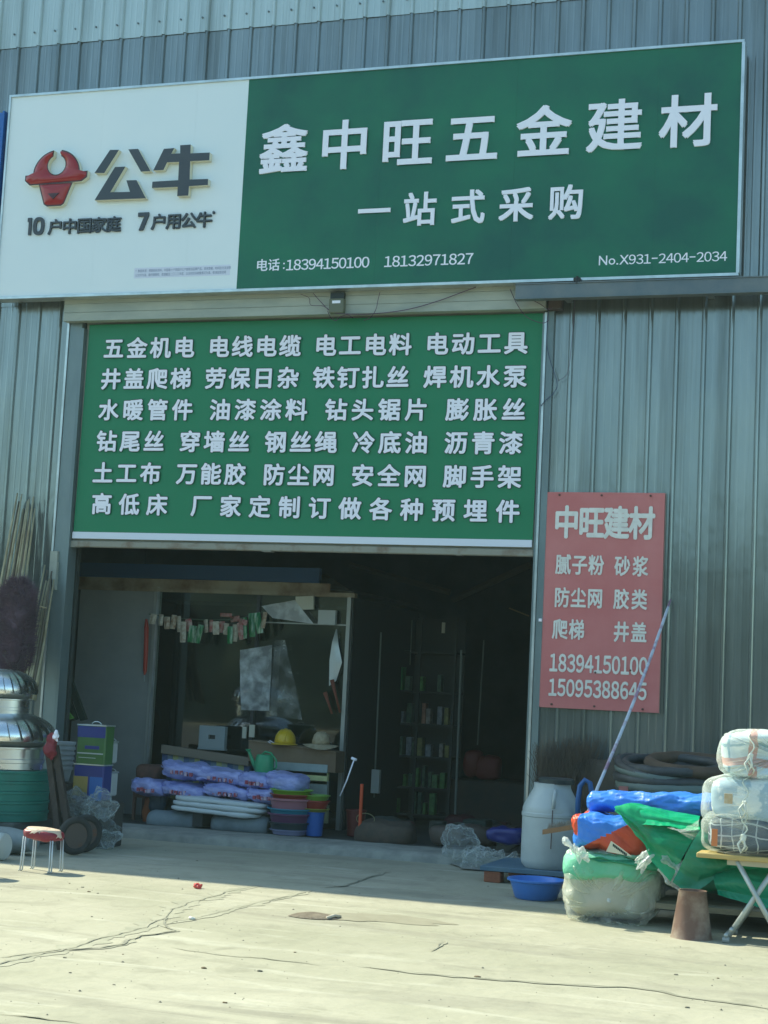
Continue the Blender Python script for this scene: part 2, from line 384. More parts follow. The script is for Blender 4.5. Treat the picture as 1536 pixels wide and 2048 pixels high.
GREENB = mat("banner_green", (0.0, 0.19, 0.08), 0.45, 0, col2=(0.004, 0.20, 0.085), nscale=.9, bump=.06, bscale=3, bdist=.05)
LETW = mat("letter_white", (0.92, 0.90, 0.98), 0.5)
LETB = mat("letter_charcoal", (0.035, 0.045, 0.06), 0.35, 0, col2=(0.05, 0.055, 0.065), nscale=2)
LETS = mat("letter_cream_side", (0.72, 0.68, 0.52), 0.5)
OUTL = mat("banner_outline", (0.002, 0.03, 0.03), 0.5)
REDS = mat("faded_red_board", (0.56, 0.155, 0.15), 0.6, 0, col2=(0.62, 0.21, 0.20), nscale=1.6, bump=.1, bscale=5)
REDL = mat("faded_board_letters", (0.84, 0.82, 0.76), 0.6, 0, col2=(0.72, 0.70, 0.64), nscale=14)
BULLR = mat("emblem_red", (0.35, 0.02, 0.025), 0.22)
BULLD = mat("emblem_outline", (0.06, 0.01, 0.015), 0.3)
CONC = concrete_mat()
CONC2 = mat("threshold_concrete", (0.30, 0.31, 0.27), 0.9, col2=(0.2, 0.21, 0.19), nscale=6, bump=.4)
CRACK = mat("crack_dark", (0.21, 0.21, 0.165), 0.95, col2=(0.36, 0.35, 0.27), nscale=6, ramp=(.4, .6))
CRACKB = mat("crack_dirt", (0.28, 0.28, 0.21), 0.95, col2=(0.39, 0.38, 0.29), nscale=5, ramp=(.3, .7))

# ================================================================== SETTING: ground, floor
mb = MB(); mb.grid(lambda u, v: Vector((-120 + 240 * u, -160 + 160 * v - 0.05, 0)), 24, 16)
tag(mb.build("ground", CONC), kind='structure')
ROAD = mat("asphalt", (0.05, 0.052, 0.05), .85, col2=(.07, .07, .065), nscale=6, bump=.3, bscale=60)
mb = MB(); mb.grid(lambda u, v: Vector((-120 + 240 * u, -38 + 28.5 * v, .004)), 24, 4); tag(mb.build("road", ROAD), kind='structure')  # road out of view, widened to darken wall reflections and ground bounce
mb = MB()
def added_row(u, v):
    x = -110 + 220 * u; z = 8.5 * v * (1 + .35 * nz((x, 0, 0), .12, 4) + .15 * nz((x, 0, 0), .7, 2)); return Vector((x, -42 + 1.5 * nz((x, z, 0), .4, 6) + 2.0 * sin(pi * v) + 2.5 * v * v * -1, z))
mb.grid(added_row, 260, 24); tag(mb.build("added_tree_row", mat("added_row_dark", (.04, .06, .035), .9, col2=(.02, .035, .02), nscale=1.2), smooth=True), kind='stuff')  # unseen tree row behind the camera, added to darken the lower wall's reflections
mb = MB()
def thr(u, v):
    x = -2.45 + 4.8 * u; pr = [(-0.22, -0.005), (-0.20, 0.055), (-0.15, 0.078), (0.0, 0.08), (0.35, 0.08)]
    k = min(3, int(v * 4)); t = v * 4 - k; y, z = [lerp(pr[k][i], pr[k + 1][i], t) for i in (0, 1)]
    return Vector((x, y + 0.018 * nz((x, 0, 0), 3, 2) * (1 - v), z + 0.006 * nz((x, y, 0), 5, 8)))
mb.grid(thr, 80, 16)
tag(mb.build("threshold", CONC2, smooth=True, sharp=50), kind='structure')
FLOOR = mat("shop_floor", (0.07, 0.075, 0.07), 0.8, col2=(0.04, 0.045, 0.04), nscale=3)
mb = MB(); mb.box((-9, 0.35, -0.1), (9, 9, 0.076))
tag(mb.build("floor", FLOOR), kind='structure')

def strip(pts, wd, z, m, name="ground_crack", seed=0.0, jit=.03):
    P = [gnd(x, y) for x, y in pts]; pp = []
    for a, b in zip(P, P[1:]):
        n = max(2, int((b - a).length / 0.05))
        for i in range(n): pp.append(a.lerp(b, i / n))
    pp.append(P[-1]); L = []; R_ = []
    N = len(pp)
    for i, p in enumerate(pp):
        t = (pp[min(i + 1, N - 1)] - pp[max(i - 1, 0)]).normalized(); s_ = Vector((-t.y, t.x, 0))
        ww = wd * (0.55 + 0.9 * abs(nz(p, 4, seed))) * min(1, i / 4 + .1, (N - 1 - i) / 4 + .1)
        q = p + s_ * jit * nz(p, 9, seed + 3); q.z = z
        L.append(q + s_ * ww * (0.5 + .5 * nz(p, 14, seed + 7))); R_.append(q - s_ * ww * (0.5 + .5 * nz(p, 14, seed + 11)))
    m_ = MB(); m_.add(L + R_, [(i, i + 1, N + i + 1, N + i) for i in range(N - 1)])
    tag(m_.build(name, m), kind='structure')
def c5(l): return [(x / 2, 1600 + y / 2) for x, y in l]
def c6(l): return [(768 + x / 2, 1600 + y / 2) for x, y in l]
K1 = c5([(1050, 345), (990, 350), (900, 370), (840, 392), (770, 405), (740, 420), (690, 440), (670, 460), (640, 480), (580, 510), (490, 535), (400, 560), (300, 590), (240, 605), (120, 625), (0, 660), (-60, 675)])
K2 = c5([(1250, 362), (1200, 378), (1050, 408), (940, 435), (830, 462), (700, 490), (655, 500)])
K3 = c5([(655, 470), (650, 490), (665, 505), (690, 525), (640, 535), (560, 545), (520, 560), (490, 580), (400, 595), (250, 603), (120, 618), (0, 632)])
K4 = c5([(680, 590), (780, 608), (880, 622), (1000, 630), (1180, 648), (1300, 665)])
K5 = c6([(-100, 665), (0, 680), (280, 708), (420, 718), (560, 728), (650, 738), (840, 745), (1000, 752), (1100, 765), (1180, 785), (1320, 805), (1450, 820), (1560, 842)])
K6 = c5([(-20, 858), (100, 866), (200, 880), (320, 895)])
K7 = c5([(1560, 285), (1450, 320), (1380, 345), (1280, 352)])
K8 = c6([(245, 565), (220, 590), (190, 608)])
for i, (k, w1, w2) in enumerate(((K1, .17, .012), (K2, .10, .010), (K3, .05, .022), (K4, .02, .006), (K5, .05, .009), (K6, .04, .012), (K7, .035, .012), (K8, .03, .008))):
    strip(k, w1, 0.0020 + i * .0004, CRACKB, seed=i * 2.3); strip(k, w2, 0.0060 + i * .0004, CRACK, seed=i * 2.3 + .7)
CR2 = [(270, 1668), (340, 1672), (430, 1680), (520, 1690), (620, 1698), (700, 1704), (800, 1714), (885, 1724), (960, 1732)]
strip(CR2, .02, 0.0100, CRACK, seed=31); strip(CR2, .06, 0.0055, CRACKB, seed=30)

# stains on the concrete (shape of their own)
STAIN = mat("dried_stain", (0.30, 0.285, 0.21), .95, col2=(0.25, 0.235, 0.17), nscale=5)
def stain(px, py, rx, ry, seed, z=.0022, m=STAIN):
    c = gnd(px, py); m_ = MB(); n = 48
    ring = [(c.x + cos(2 * pi * i / n) * rx * (1 + .45 * nz((cos(2 * pi * i / n), sin(2 * pi * i / n), 0), 2.2, seed)), c.y + sin(2 * pi * i / n) * ry * (1 + .45 * nz((cos(2 * pi * i / n), sin(2 * pi * i / n), 1), 2.2, seed)), z) for i in range(n)]
    m_.add(ring, [tuple(range(n))]); tag(m_.build("ground_stain", m), kind='structure')
stain(780, 1838, .36, .16, 3)
stain(690, 1836, .2, .13, 4, z=.0032)

# ================================================================== BUILDING
bld = thing("warehouse", (0, 0, 0), "grey corrugated metal warehouse front behind the shop signs", "building")
RIB0 = -3.183; PITCHR = 0.225
def panel_mesh(ncol, z0, z1, y0, seed, mt):
    """one sheet: four ribs with shallow flutes between"""
    mb = MB(); prof = []
    for k in range(ncol):
        x = k * PITCHR
        prof += [(x - .022, 0), (x - .015, -.017), (x - .006, -.027), (x + .004, -.028), (x + .013, -.021), (x + .020, -.008), (x + .024, 0), (x + .074, .0), (x + .080, -.0015), (x + .088, -.0015), (x + .094, .0), (x + .134, .0), (x + .140, -.0015), (x + .148, -.0015), (x + .154, .0)]
    prof.append((ncol * PITCHR - .020, 0)); nzs = max(2, int((z1 - z0) / 0.5)); nn = len(prof)
    vs_ = []
    for j in range(nzs + 1):
        z = lerp(z0, z1, j / nzs)
        for x, y in prof: vs_.append((x, y0 + y + 0.005 * nz((x * 2 + seed * 4, z, 0), 1.1, seed), z))
    fs = [(j * nn + i, j * nn + i + 1, j * nn + nn + i + 1, j * nn + nn + i) for j in range(nzs) for i in range(nn - 1)]
    mb.add(vs_, fs); return mb
def side_panel(i0, n, z0, z1, m, y0=0.0, x_off=0.0):
    mb = panel_mesh(n, z0, z1, y0, i0 * .37 + z0, m); dx = RIB0 + i0 * PITCHR + x_off
    mb.v = [v + Vector((dx, 0, 0)) for v in mb.v]; return mb.build("siding_panel", m, bld)
EAVE = 8.25
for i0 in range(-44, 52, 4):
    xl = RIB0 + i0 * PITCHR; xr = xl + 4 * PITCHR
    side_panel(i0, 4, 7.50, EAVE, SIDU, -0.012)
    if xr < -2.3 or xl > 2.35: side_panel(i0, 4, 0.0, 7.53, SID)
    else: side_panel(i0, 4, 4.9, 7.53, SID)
# fill sheets beside the door
side_panel(0, 4, 0.0, 7.53, SID, 0.004)
x_r = 24
mb = side_panel(24, 4, 0.0, 4.95, SID, 0.004)
# screws under the lap of the upper sheets
mb = MB()
for i in range(-2, 33):
    x = RIB0 + i * PITCHR - .06; z = 7.66 + .008 * random.uniform(-1, 1); mb.lathe((x, 0, z), [(.011, 0), (.008, .005), (0.001, .006)], 8)
for k in range(0, len(mb.v), 1):
    pass
vs2 = []
mb2 = MB()
for i in range(-2, 33):
    x = RIB0 + i * PITCHR - .055; z = 7.64
    mb2.tube([(x, -0.012, z), (x, -0.022, z)], .009, 8)
sc_ = mb2.build("screw_heads", mat("screw_grey", (.12, .15, .16), .5, .4), bld); sc_["kind"] = "stuff"
# the building's body: side walls, roof, back, inner lining
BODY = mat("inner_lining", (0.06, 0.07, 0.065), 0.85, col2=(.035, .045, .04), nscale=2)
m_ = MB(); m_.box((-13.0, 0.0, EAVE), (8.5, 11, EAVE + .08)); m_.build("roof", SIDU, bld)
m_ = MB(); m_.box((-13.0, .03, 0), (-12.92, 10.9, EAVE)); m_.build("side_wall", SID, bld)
m_ = MB(); m_.box((8.42, .03, 0), (8.5, 10.9, EAVE)); m_.build("side_wall", SID, bld)
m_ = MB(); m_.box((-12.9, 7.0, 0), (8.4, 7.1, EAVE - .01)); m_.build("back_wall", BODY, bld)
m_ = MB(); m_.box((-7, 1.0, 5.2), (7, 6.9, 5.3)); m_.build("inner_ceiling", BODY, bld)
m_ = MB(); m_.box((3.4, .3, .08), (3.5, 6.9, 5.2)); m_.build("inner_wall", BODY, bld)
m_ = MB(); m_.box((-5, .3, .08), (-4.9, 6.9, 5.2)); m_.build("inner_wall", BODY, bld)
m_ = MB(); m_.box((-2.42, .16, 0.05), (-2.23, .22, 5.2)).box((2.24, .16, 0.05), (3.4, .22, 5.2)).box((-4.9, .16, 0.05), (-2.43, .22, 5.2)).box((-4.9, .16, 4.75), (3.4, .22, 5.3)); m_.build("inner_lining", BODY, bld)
# door posts: left channel and right channel
m_ = MB(); m_.box((-2.375, -0.035, 0.0), (-2.245, 0.13, 4.72), .004); m_.build("door_post", POST, bld)
m_ = MB(); m_.box((-2.398, -0.045, 0.0), (-2.377, 0.0, 4.72)); m_.build("post_edge", ALU, bld)
m_ = MB(); m_.box((2.235, -0.035, 0.0), (2.295, 0.13, 4.72), .004); m_.build("door_post", POST, bld)
m_ = MB(); m_.box((2.213, -0.042, 0.0), (2.233, 0.10, 4.70)); m_.build("post_edge", ALU, bld)
# darker flat flashing strip on right wall, old hinge bracket on the left post
m_ = MB(); a = at(102, 1102, -.05); b = at(116, 1158, -.05); m_.box((a.x, -.06, b.z), (b.x - .02, -.02, a.z)).box((a.x + .05, -.075, b.z - .1), (b.x - .01, -.03, a.z - .1))
o = m_.build("hinge_bracket", CREAM, bld)

# ------------------------------------------------------------------ roller shutter and its box
sh = thing("roller_shutter", (0, -.02, 4.7), "half raised cream roller shutter with slatted cover box over the doorway", "shutter")
for k in range(4):
    z0 = 4.712 + k * .082
    m_ = MB(); m_.prism([(-2.395, z0), (2.235, z0), (2.235, z0 + .078), (-2.395, z0 + .078)], -.135, -.06); m_.box((-2.395, -.128, z0 + .078), (2.235, -.06, z0 + .082))
    m_.build("cover_slat", CREAM, sh)
m_ = MB(); m_.box((-2.39, -.058, 4.72), (2.23, -.002, 5.05)); m_.build("cover_back", CREAM, sh)
m_ = MB(); m_.box((-2.225, .02, 2.64), (2.195, .045, 4.9)); m_.build("curtain", CREAM, sh)
m_ = MB(); m_.box((-2.225, -.015, 2.595), (2.19, .05, 2.655), .008); m_.build("bottom_bar", RUSTB, sh)
m_ = MB(); m_.box((-2.222, -.02, 2.592), (-2.16, .06, 2.60)).box((1.5, -.02, 2.592), (1.56, .06, 2.60)).box((-.3, -.02, 2.588), (-.2, .06, 2.597)); m_.build("bottom_latch", RUSTB, sh)
m_ = MB(); m_.box((-2.245, -.05, .08), (-2.215, .1, 4.66)).mat(0); m_.build("guide_rail", POST, sh)
m_ = MB(); m_.box((2.193, -.025, .08), (2.211, .1, 4.69)); m_.build("guide_rail", POST, sh)

# ------------------------------------------------------------------ main signboard
YS = -0.25
sg = thing("shop_signboard", (.4, YS, 4.92), "long shop signboard, white left part with bull emblem and green right part with white characters", "signboard")
X0, X1, X2, Z0, Z1 = -3.06, -0.59, 3.845, 4.935, 6.895
xs = [X0, -2.06, -1.10, X1]
for a, b in zip(xs, xs[1:]):
    m_ = MB(); m_.box((a + .0003, YS, Z0), (b - .0003, YS + .012, Z1)); m_.build("white_board", WHITEP, sg)
xs = [X1, .72, 1.94, 3.16, X2]
for a, b in zip(xs, xs[1:]):
    m_ = MB(); m_.box((a + .0003, YS, Z0), (b - .0003, YS + .012, Z1)); m_.build("green_board", GREENP, sg)
m_ = MB(); m_.box((X0, YS + .014, Z0), (X2, YS + .13, Z1)); m_.build("box_body", ALU, sg)
for a, b in (((X0 - .02, YS - .014, Z1), (X2 + .02, YS + .135, Z1 + .022)), ((X0 - .02, YS - .014, Z0 - .024), (X2 + .02, YS + .135, Z0)),
             ((X0 - .02, YS - .0138, Z0 + .0005), (X0, YS + .134, Z1 - .0005)), ((X2, YS - .0138, Z0 + .0005), (X2 + .026, YS + .134, Z1 - .0005))):
    m_ = MB(); m_.box(a, b); m_.build("frame_bar", ALU, sg)
for x in (-2.6, -1.2, .2, 1.6, 3.1):
    m_ = MB(); m_.box((x - .03, YS + .14, Z0 + .1), (x + .03, -.03, Z0 + .16)).box((x - .03, YS + .14, Z1 - .2), (x + .03, -.03, Z1 - .14)); m_.build("wall_bracket", STEEL, sg)
L1 = [(-.201, 6.216), (.379, 6.222), (.962, 6.212), (1.556, 6.214), (2.191, 6.232), (2.800, 6.246), (3.421, 6.248)]
for ch, (x, z) in zip("鑫中旺五金建材", L1):
    m_ = MB(); put(m_, ch, x, z, YS - .016, .495, .475, .021, .015, ring=4); m_.build("character", LETW, sg)
for ch, x in zip("一站式采购", (.69, 1.11, 1.545, 1.975, 2.41)):
    m_ = MB(); put(m_, ch, x, 5.598, YS - .014, .315, .315, .022, .012, ring=4); m_.build("character", LETW, sg)
m_ = MB(); x = -.355
for ch in "电话": put(m_, ch, x, 5.148, YS - .0006, .118, .118, .022); x += .117
put(m_, ":", x - .02, 5.135, YS - .0006, .12, .12, .012, em=False); x += .037
for ch in fw("18394150100"): put(m_, ch, x, 5.14, YS - .0006, .125, .128, .018, em=False); x += .0715
m_.build("phone_number", LETW, sg); m_ = MB(); x = .84
for ch in fw("18132971827"): put(m_, ch, x, 5.138, YS - .0006, .125, .128, .018, em=False); x += .0738
m_.build("phone_number", LETW, sg)
m_ = MB(); s_ = "No.X931-2404-2034"; x = 2.70
adv = {'N': .085, 'o': .066, '.': .032, 'X': .075, '-': .062}
for ch in s_:
    a = adv.get(ch, .0625)
    if ch == '-': m_.box((x + .006, YS - .0008, 5.078), (x + a - .008, YS - .0002, 5.088))
    elif ch == '.': m_.box((x + .006, YS - .0008, 5.04), (x + .02, YS - .0002, 5.053))
    elif ch == 'o': put(m_, ch, x + a / 2, 5.068, YS - .0006, .115, .115, .006, em=False)
    else: put(m_, ch if ch in 'NX' else fw(ch), x + a / 2, 5.08, YS - .0006, .108 if ch not in 'NX' else .11, .108 if ch not in 'NX' else .118, .008, em=False)
    x += a
m_.build("number_line", LETW, sg)
# large dark characters traced as raised box letters (face charcoal, sides cream)
def letter(polys, y0, y1, mats):
    m_ = MB()
    for k, p in enumerate(polys): m_.mat(0).prism(p, y0 + k * .0004, y1, m_side=1)
    return m_.build("character", mats, sg)
YF = YS - .055
def sh_(p, dx, dz): return [(a + dx, b + dz) for a, b in p]
DX, DZ = -.012, -.006
G = [[(-1.923, 6.299), (-1.829, 6.294), (-1.966, 6.078), (-2.068, 6.084)], [(-1.733, 6.293), (-1.632, 6.292), (-1.489, 6.072), (-1.586, 6.071)],
     [(-1.859, 6.131), (-1.75, 6.129), (-1.889, 5.89), (-1.686, 5.884), (-1.731, 5.996), (-1.627, 5.993), (-1.517, 5.814), (-2.048, 5.822)]]
letter([sh_(p, DX, DZ) for p in G], YF, YS - .002, [LETB, LETS])
Nn = [[(-1.367, 6.276), (-1.26, 6.278), (-1.289, 6.225), (-1.198, 6.223), (-1.204, 6.301), (-1.097, 6.301), (-1.094, 6.217), (-.9, 6.214), (-.901, 6.141), (-1.091, 6.143), (-1.085, 5.97), (-.9, 5.966), (-.899, 5.909), (-1.087, 5.907), (-1.089, 5.819), (-1.2, 5.819), (-1.201, 5.906), (-1.463, 5.909), (-1.462, 5.969), (-1.201, 5.97), (-1.204, 6.143), (-1.325, 6.145), (-1.357, 6.075), (-1.461, 6.075)]]
letter([sh_(p, DX, DZ) for p in Nn], YF, YS - .002, [LETB, LETS])
# bull emblem: dark rimmed red relief
def circ(cx, cz, r, a0, a1, n): return [(cx + r * cos(radians(a0 + (a1 - a0) * i / n)), cz + r * sin(radians(a0 + (a1 - a0) * i / n))) for i in range(n + 1)]
ecx = -2.485
def horns(g):
    o_ = [(ecx - .325 - g, 6.085 + g), (ecx - .245 - g, 6.09 + g)]
    o_ += [(ecx + (.245 + g) * cos(radians(a)) , 6.085 + (.235 + g) * sin(radians(a))) for a in range(165, 98, -6)]
    o_ += circ(ecx - .002, 6.178, .098 - g * .8, 116, 424, 30)
    o_ += [(ecx + (.245 + g) * cos(radians(a)), 6.085 + (.235 + g) * sin(radians(a))) for a in range(81, 14, -6)]
    o_ += [(ecx + .245 + g, 6.095 + g), (ecx + .325 + g, 6.10 + g), (ecx + .325 + g, 6.05 - g), (ecx + .27 + g, 6.012 - g), (ecx - .27 - g, 5.998 - g), (ecx - .325 - g, 6.04)]
    return o_
def face_(g): return [(ecx - .175 - g, 6.0), (ecx + .175 + g, 6.0), (ecx + .10 + g, 5.80), (ecx + .075, 5.785 - g), (ecx - .075, 5.785 - g), (ecx - .105 - g, 5.80)]
hh = horns(.006); em = MB()
zmid = 6.178 - (.098 - .006 * .8); iL = min(range(len(hh)), key=lambda k: (hh[k][0] - ecx) ** 2 + (hh[k][1] - zmid) ** 2)
em.prism(hh[:iL + 1] + [(hh[iL][0], 6.0)] + hh[-2:], YF, YS - .002, m_side=1).prism(hh[iL:-2] + [(hh[iL][0], 6.0)], YF, YS - .002, m_side=1)
em.prism(face_(.006), YF + .0008, YS - .002, m_side=1)
emb = em.build("bull_emblem", [BULLD, LETS], sg)
def relief(poly, y, bulge, name):
    """puffed face: the outline shrunk inwards in steps towards the viewer"""
    cx = sum(p[0] for p in poly) / len(poly); n = len(poly); m_ = MB(); rings = []
    ar = sum(poly[i][0] * poly[(i + 1) % n][1] - poly[(i + 1) % n][0] * poly[i][1] for i in range(n)); sgn = 1 if ar > 0 else -1
    def off(d):
        r_ = []
        for i in range(n):
            a = Vector(poly[i - 1]); b = Vector(poly[i]); c = Vector(poly[(i + 1) % n])
            t1 = (b - a).normalized(); t2 = (c - b).normalized(); nn = Vector((-(t1.y + t2.y), (t1.x + t2.x)))
            nn = nn.normalized() * sgn if nn.length > 1e-6 else Vector((0, 0)); r_.append((b.x + nn.x * d, b.y + nn.y * d))
        return r_
    for d, q in ((0, 0), (.006, .6), (.014, .9), (.022, 1)):
        rings.append([(x, y - bulge * q, z) for x, z in off(d)])
    vs_ = sum(rings, []); fs = []
    for k in range(3):
        for i in range(n):
            j = (i + 1) % n; q = (k * n + i, k * n + j, k * n + n + j, k * n + n + i); fs.append(q if sgn > 0 else q[::-1])
    cap = tuple(range(3 * n, 4 * n)); fs.append(cap if sgn > 0 else cap[::-1])
    m_.add(vs_, fs); return m_.build(name, BULLR, emb_parent, smooth=True, sharp=60)
def resample(P, n):
    L = [0]
    for a_, b_ in zip(P, P[1:]): L.append(L[-1] + sqrt((a_[0] - b_[0]) ** 2 + (a_[1] - b_[1]) ** 2))
    out = []; k = 0
    for i in range(n):
        t = L[-1] * i / (n - 1)
        while k < len(P) - 2 and L[k + 1] < t: k += 1
        f_ = (t - L[k]) / max(1e-9, L[k + 1] - L[k]); out.append((lerp(P[k][0], P[k + 1][0], f_), lerp(P[k][1], P[k + 1][1], f_)))
    return out
h2 = horns(-.006); nA = 2 + len(range(165, 98, -6)); inner = h2[nA:nA + 31]; outer = h2[:nA][::-1] + h2[nA + 31:][::-1]
oL = resample(outer, 160); iL_ = resample(inner, 160)
m_ = MB(); vs_ = []
for v in range(9):
    t = v / 8
    for a_, b_ in zip(oL, iL_): vs_.append((lerp(a_[0], b_[0], t), YF - .0006 - .022 * sin(pi * t) ** .6, lerp(a_[1], b_[1], t)))
m_.add(vs_, [(v * 160 + i, v * 160 + i + 1, v * 160 + 161 + i, v * 160 + 160 + i) for v in range(8) for i in range(159)])
m_.build("emblem_horns", BULLR, sg, smooth=True)
m_ = MB(); fo = [(ecx - .165, 5.992), (ecx + .165, 5.992), (ecx + .095, 5.806), (ecx + .07, 5.793), (ecx - .07, 5.793), (ecx - .10, 5.806)]; rg = resample(fo + fo[:1], 61)[:-1]; vs_ = []
for v in range(7):
    t = v / 7
    for p_ in rg: vs_.append((lerp(p_[0], ecx, t), YF - .0004 - .022 * sin(t * pi / 2) ** .6, lerp(p_[1], 5.905, t)))
vs_.append((ecx, YF - .0224, 5.905))
m_.add(vs_, [(v * 60 + i, v * 60 + (i + 1) % 60, v * 60 + 60 + (i + 1) % 60, v * 60 + 60 + i) for v in range(6) for i in range(60)] + [(360 + i, 360 + (i + 1) % 60, 420) for i in range(60)])
m_.build("emblem_face", BULLR, sg, smooth=True)
m_ = MB(); m_.prism([(ecx - .06, 5.895), (ecx + .06, 5.895), (ecx, 5.84)], YF - .028, YF - .018); m_.build("emblem_nose", BULLD, sg)
# slogan
YL = YS - .02
def slog(ch, x, z, w_, h, b=.020):
    m_ = MB(); put(m_, ch, x, z, YL, w_, h, b, .018, em=ord(ch) < 0xFF00 and ord(ch) > 255); m_.build("character", LETB, sg)
m_ = MB(); m_.prism([(-2.775, 5.688), (-2.735, 5.688), (-2.735, 5.522), (-2.762, 5.522), (-2.762, 5.65), (-2.775, 5.65)], YL, YS - .002); m_.build("character", LETB, sg)
m_ = MB(); R1 = circ(0, 0, 1, 0, 360, 28)[:-1]
o1 = [(-2.655 + .058 * math.copysign(abs(a) ** .7, a), 5.605 + .086 * math.copysign(abs(b) ** .8, b)) for a, b in R1]; i1 = [(-2.655 + .026 * math.copysign(abs(a) ** .7, a), 5.605 + .052 * math.copysign(abs(b) ** .8, b)) for a, b in R1]
n = len(o1); vs_ = [(x, YL, z) for x, z in o1] + [(x, YL, z) for x, z in i1] + [(x, YS - .002, z) for x, z in o1] + [(x, YS - .002, z) for x, z in i1]
fs = []
for i in range(n):
    j = (i + 1) % n; fs += [(i, j, n + j, n + i), (i, 2 * n + i, 2 * n + j, j), (n + i, n + j, 3 * n + j, 3 * n + i)]
m_.add(vs_, fs); m_.build("character", LETB, sg)
for ch, x in zip("户中国家庭", (-2.475, -2.325, -2.17, -2.02, -1.868)): slog(ch, x, 5.59, .165, .155)
m_ = MB(); m_.prism([(-1.617, 5.687), (-1.508, 5.687), (-1.508, 5.655), (-1.56, 5.518), (-1.602, 5.518), (-1.552, 5.65), (-1.617, 5.65)], YL, YS - .002); m_.build("character", LETB, sg)
for ch, x in zip("户用公牛", (-1.40, -1.25, -1.10, -.945)): slog(ch, x, 5.592, .165, .155)
m_ = MB(); put(m_, "*", -.855, 5.655, YL, .06, .06, .02, .015, em=False); m_.build("character", LETB, sg)
# small disclaimer sticker with two lines of tiny print
m_ = MB(); m_.box((-1.625, YS - .0015, 5.068), (-.664, YS - .0002, 5.166)); lab = m_.build("notice_sticker", mat("sticker_white", (.72, .74, .84), .5), sg)
m_ = MB(); TINY = mat("tiny_print", (.16, .2, .33), .6)
for (txt, zz) in (("*数据来源：根据相关资料，中国每十户家庭约七户使用该品牌产品，具体数据、时间及方法说明", 5.137), ("以文件为准，最终解释权，数据截至二〇二三年底，以当地实际销售情况为准，敬请留意说明", 5.097)):
    x = -1.60
    for ch in txt:
        put(m_, ch, x, zz, YS - .0022, .0225, .030, 0); x += .0222
m_.build("sticker_print", TINY, lab)

# blue neighbouring sign at the left edge
b2 = thing("neighbour_signboard", (-4.2, -.25, 5.5), "blue edge of the neighbouring signboard left of the white sign", "signboard")
BLUES = mat("neighbour_blue", (0.01, 0.12, 0.42), .4)
pa = at(10, 225, -.25); pb = at(5, 455, -.25)
m_ = MB(); m_.box((-5.6, -.25, pb.z - .35), (pa.x - .02, -.12, pa.z)); m_.build("blue_board", BLUES, b2)
m_ = MB(); m_.box((pa.x - .019, -.26, pb.z - .35), (pa.x, -.12, pa.z + .015)); m_.build("frame_bar", BLUES, b2)

# ------------------------------------------------------------------ banner
bn = thing("banner", (0, -.02, 2.7), "green banner listing hardware goods in white characters on the shutter", "banner")
def ban(u, v):
    x = lerp(-2.182, 2.192, u) - .01 * (1 - 0) * v * 1.5; z = lerp(4.70, 2.735, v)
    return Vector((x, -.012 - .006 * (nz((x * .8, 0, z), 1.3, 4) + .3 * nz((x, 0, z), 5, 5)), z))
m_ = MB(); m_.grid(ban, 60, 30); mf = m_.build("banner_sheet", GREENB, bn, smooth=True)
m_ = MB(); m_.box((-2.20, -.026, 2.673), (2.175, -.006, 2.7345)); m_.build("white_hem", mat("hem_white", (.72, .76, .84), .5), bn)
lines = [("五金机电", -1.902, -1.179), ("电线电缆", -.83, -.128), ("电工电料", .212, .917), ("电动工具", 1.254, 1.965)], \
        [("井盖爬梯", -1.91, -1.193), ("劳保日杂", -.843, -.131), ("铁钉扎丝", .212, .907), ("焊机水泵", 1.251, 1.97)], \
        [("水暖管件", -1.912, -1.156), ("油漆涂料", -.778, -.033), ("钻头锯片", .346, 1.094), ("膨胀丝", 1.467, 1.968)], \
        [("钻尾丝", -1.91, -1.424), ("穿墙丝", -1.059, -.574), ("钢丝绳", -.216, .267), ("冷底油", .62, 1.108), ("沥青漆", 1.467, 1.956)], \
        [("土工布", -1.926, -1.437), ("万能胶", -1.071, -.592), ("防尘网", -.214, .261), ("安全网", .628, 1.113), ("脚手架", 1.472, 1.958)], \
        [("高低床", -1.917, -1.351), ("厂家定制订做各种预埋件", -.905, 1.955)]
for row, (ln, (za, zb)) in enumerate(zip(lines, ((4.468, 4.442), (4.176, 4.148), (3.883, 3.858), (3.588, 3.567), (3.290, 3.274), (3.0, 2.977)))):
    for txt, a, b in ln:
        m_ = MB()
        for i, ch in enumerate(txt):
            x = lerp(a, b, i / (len(txt) - 1)); z = lerp(za, zb, (x + 1.92) / 3.9)
            m_.mat(1); put(m_, ch, x, z, -.0235, .215, .205, .046, ring=8)
            m_.mat(0); put(m_, ch, x, z, -.0268, .215, .205, .024, ring=6)
        m_.build("printed_word", [LETW, OUTL], bn)

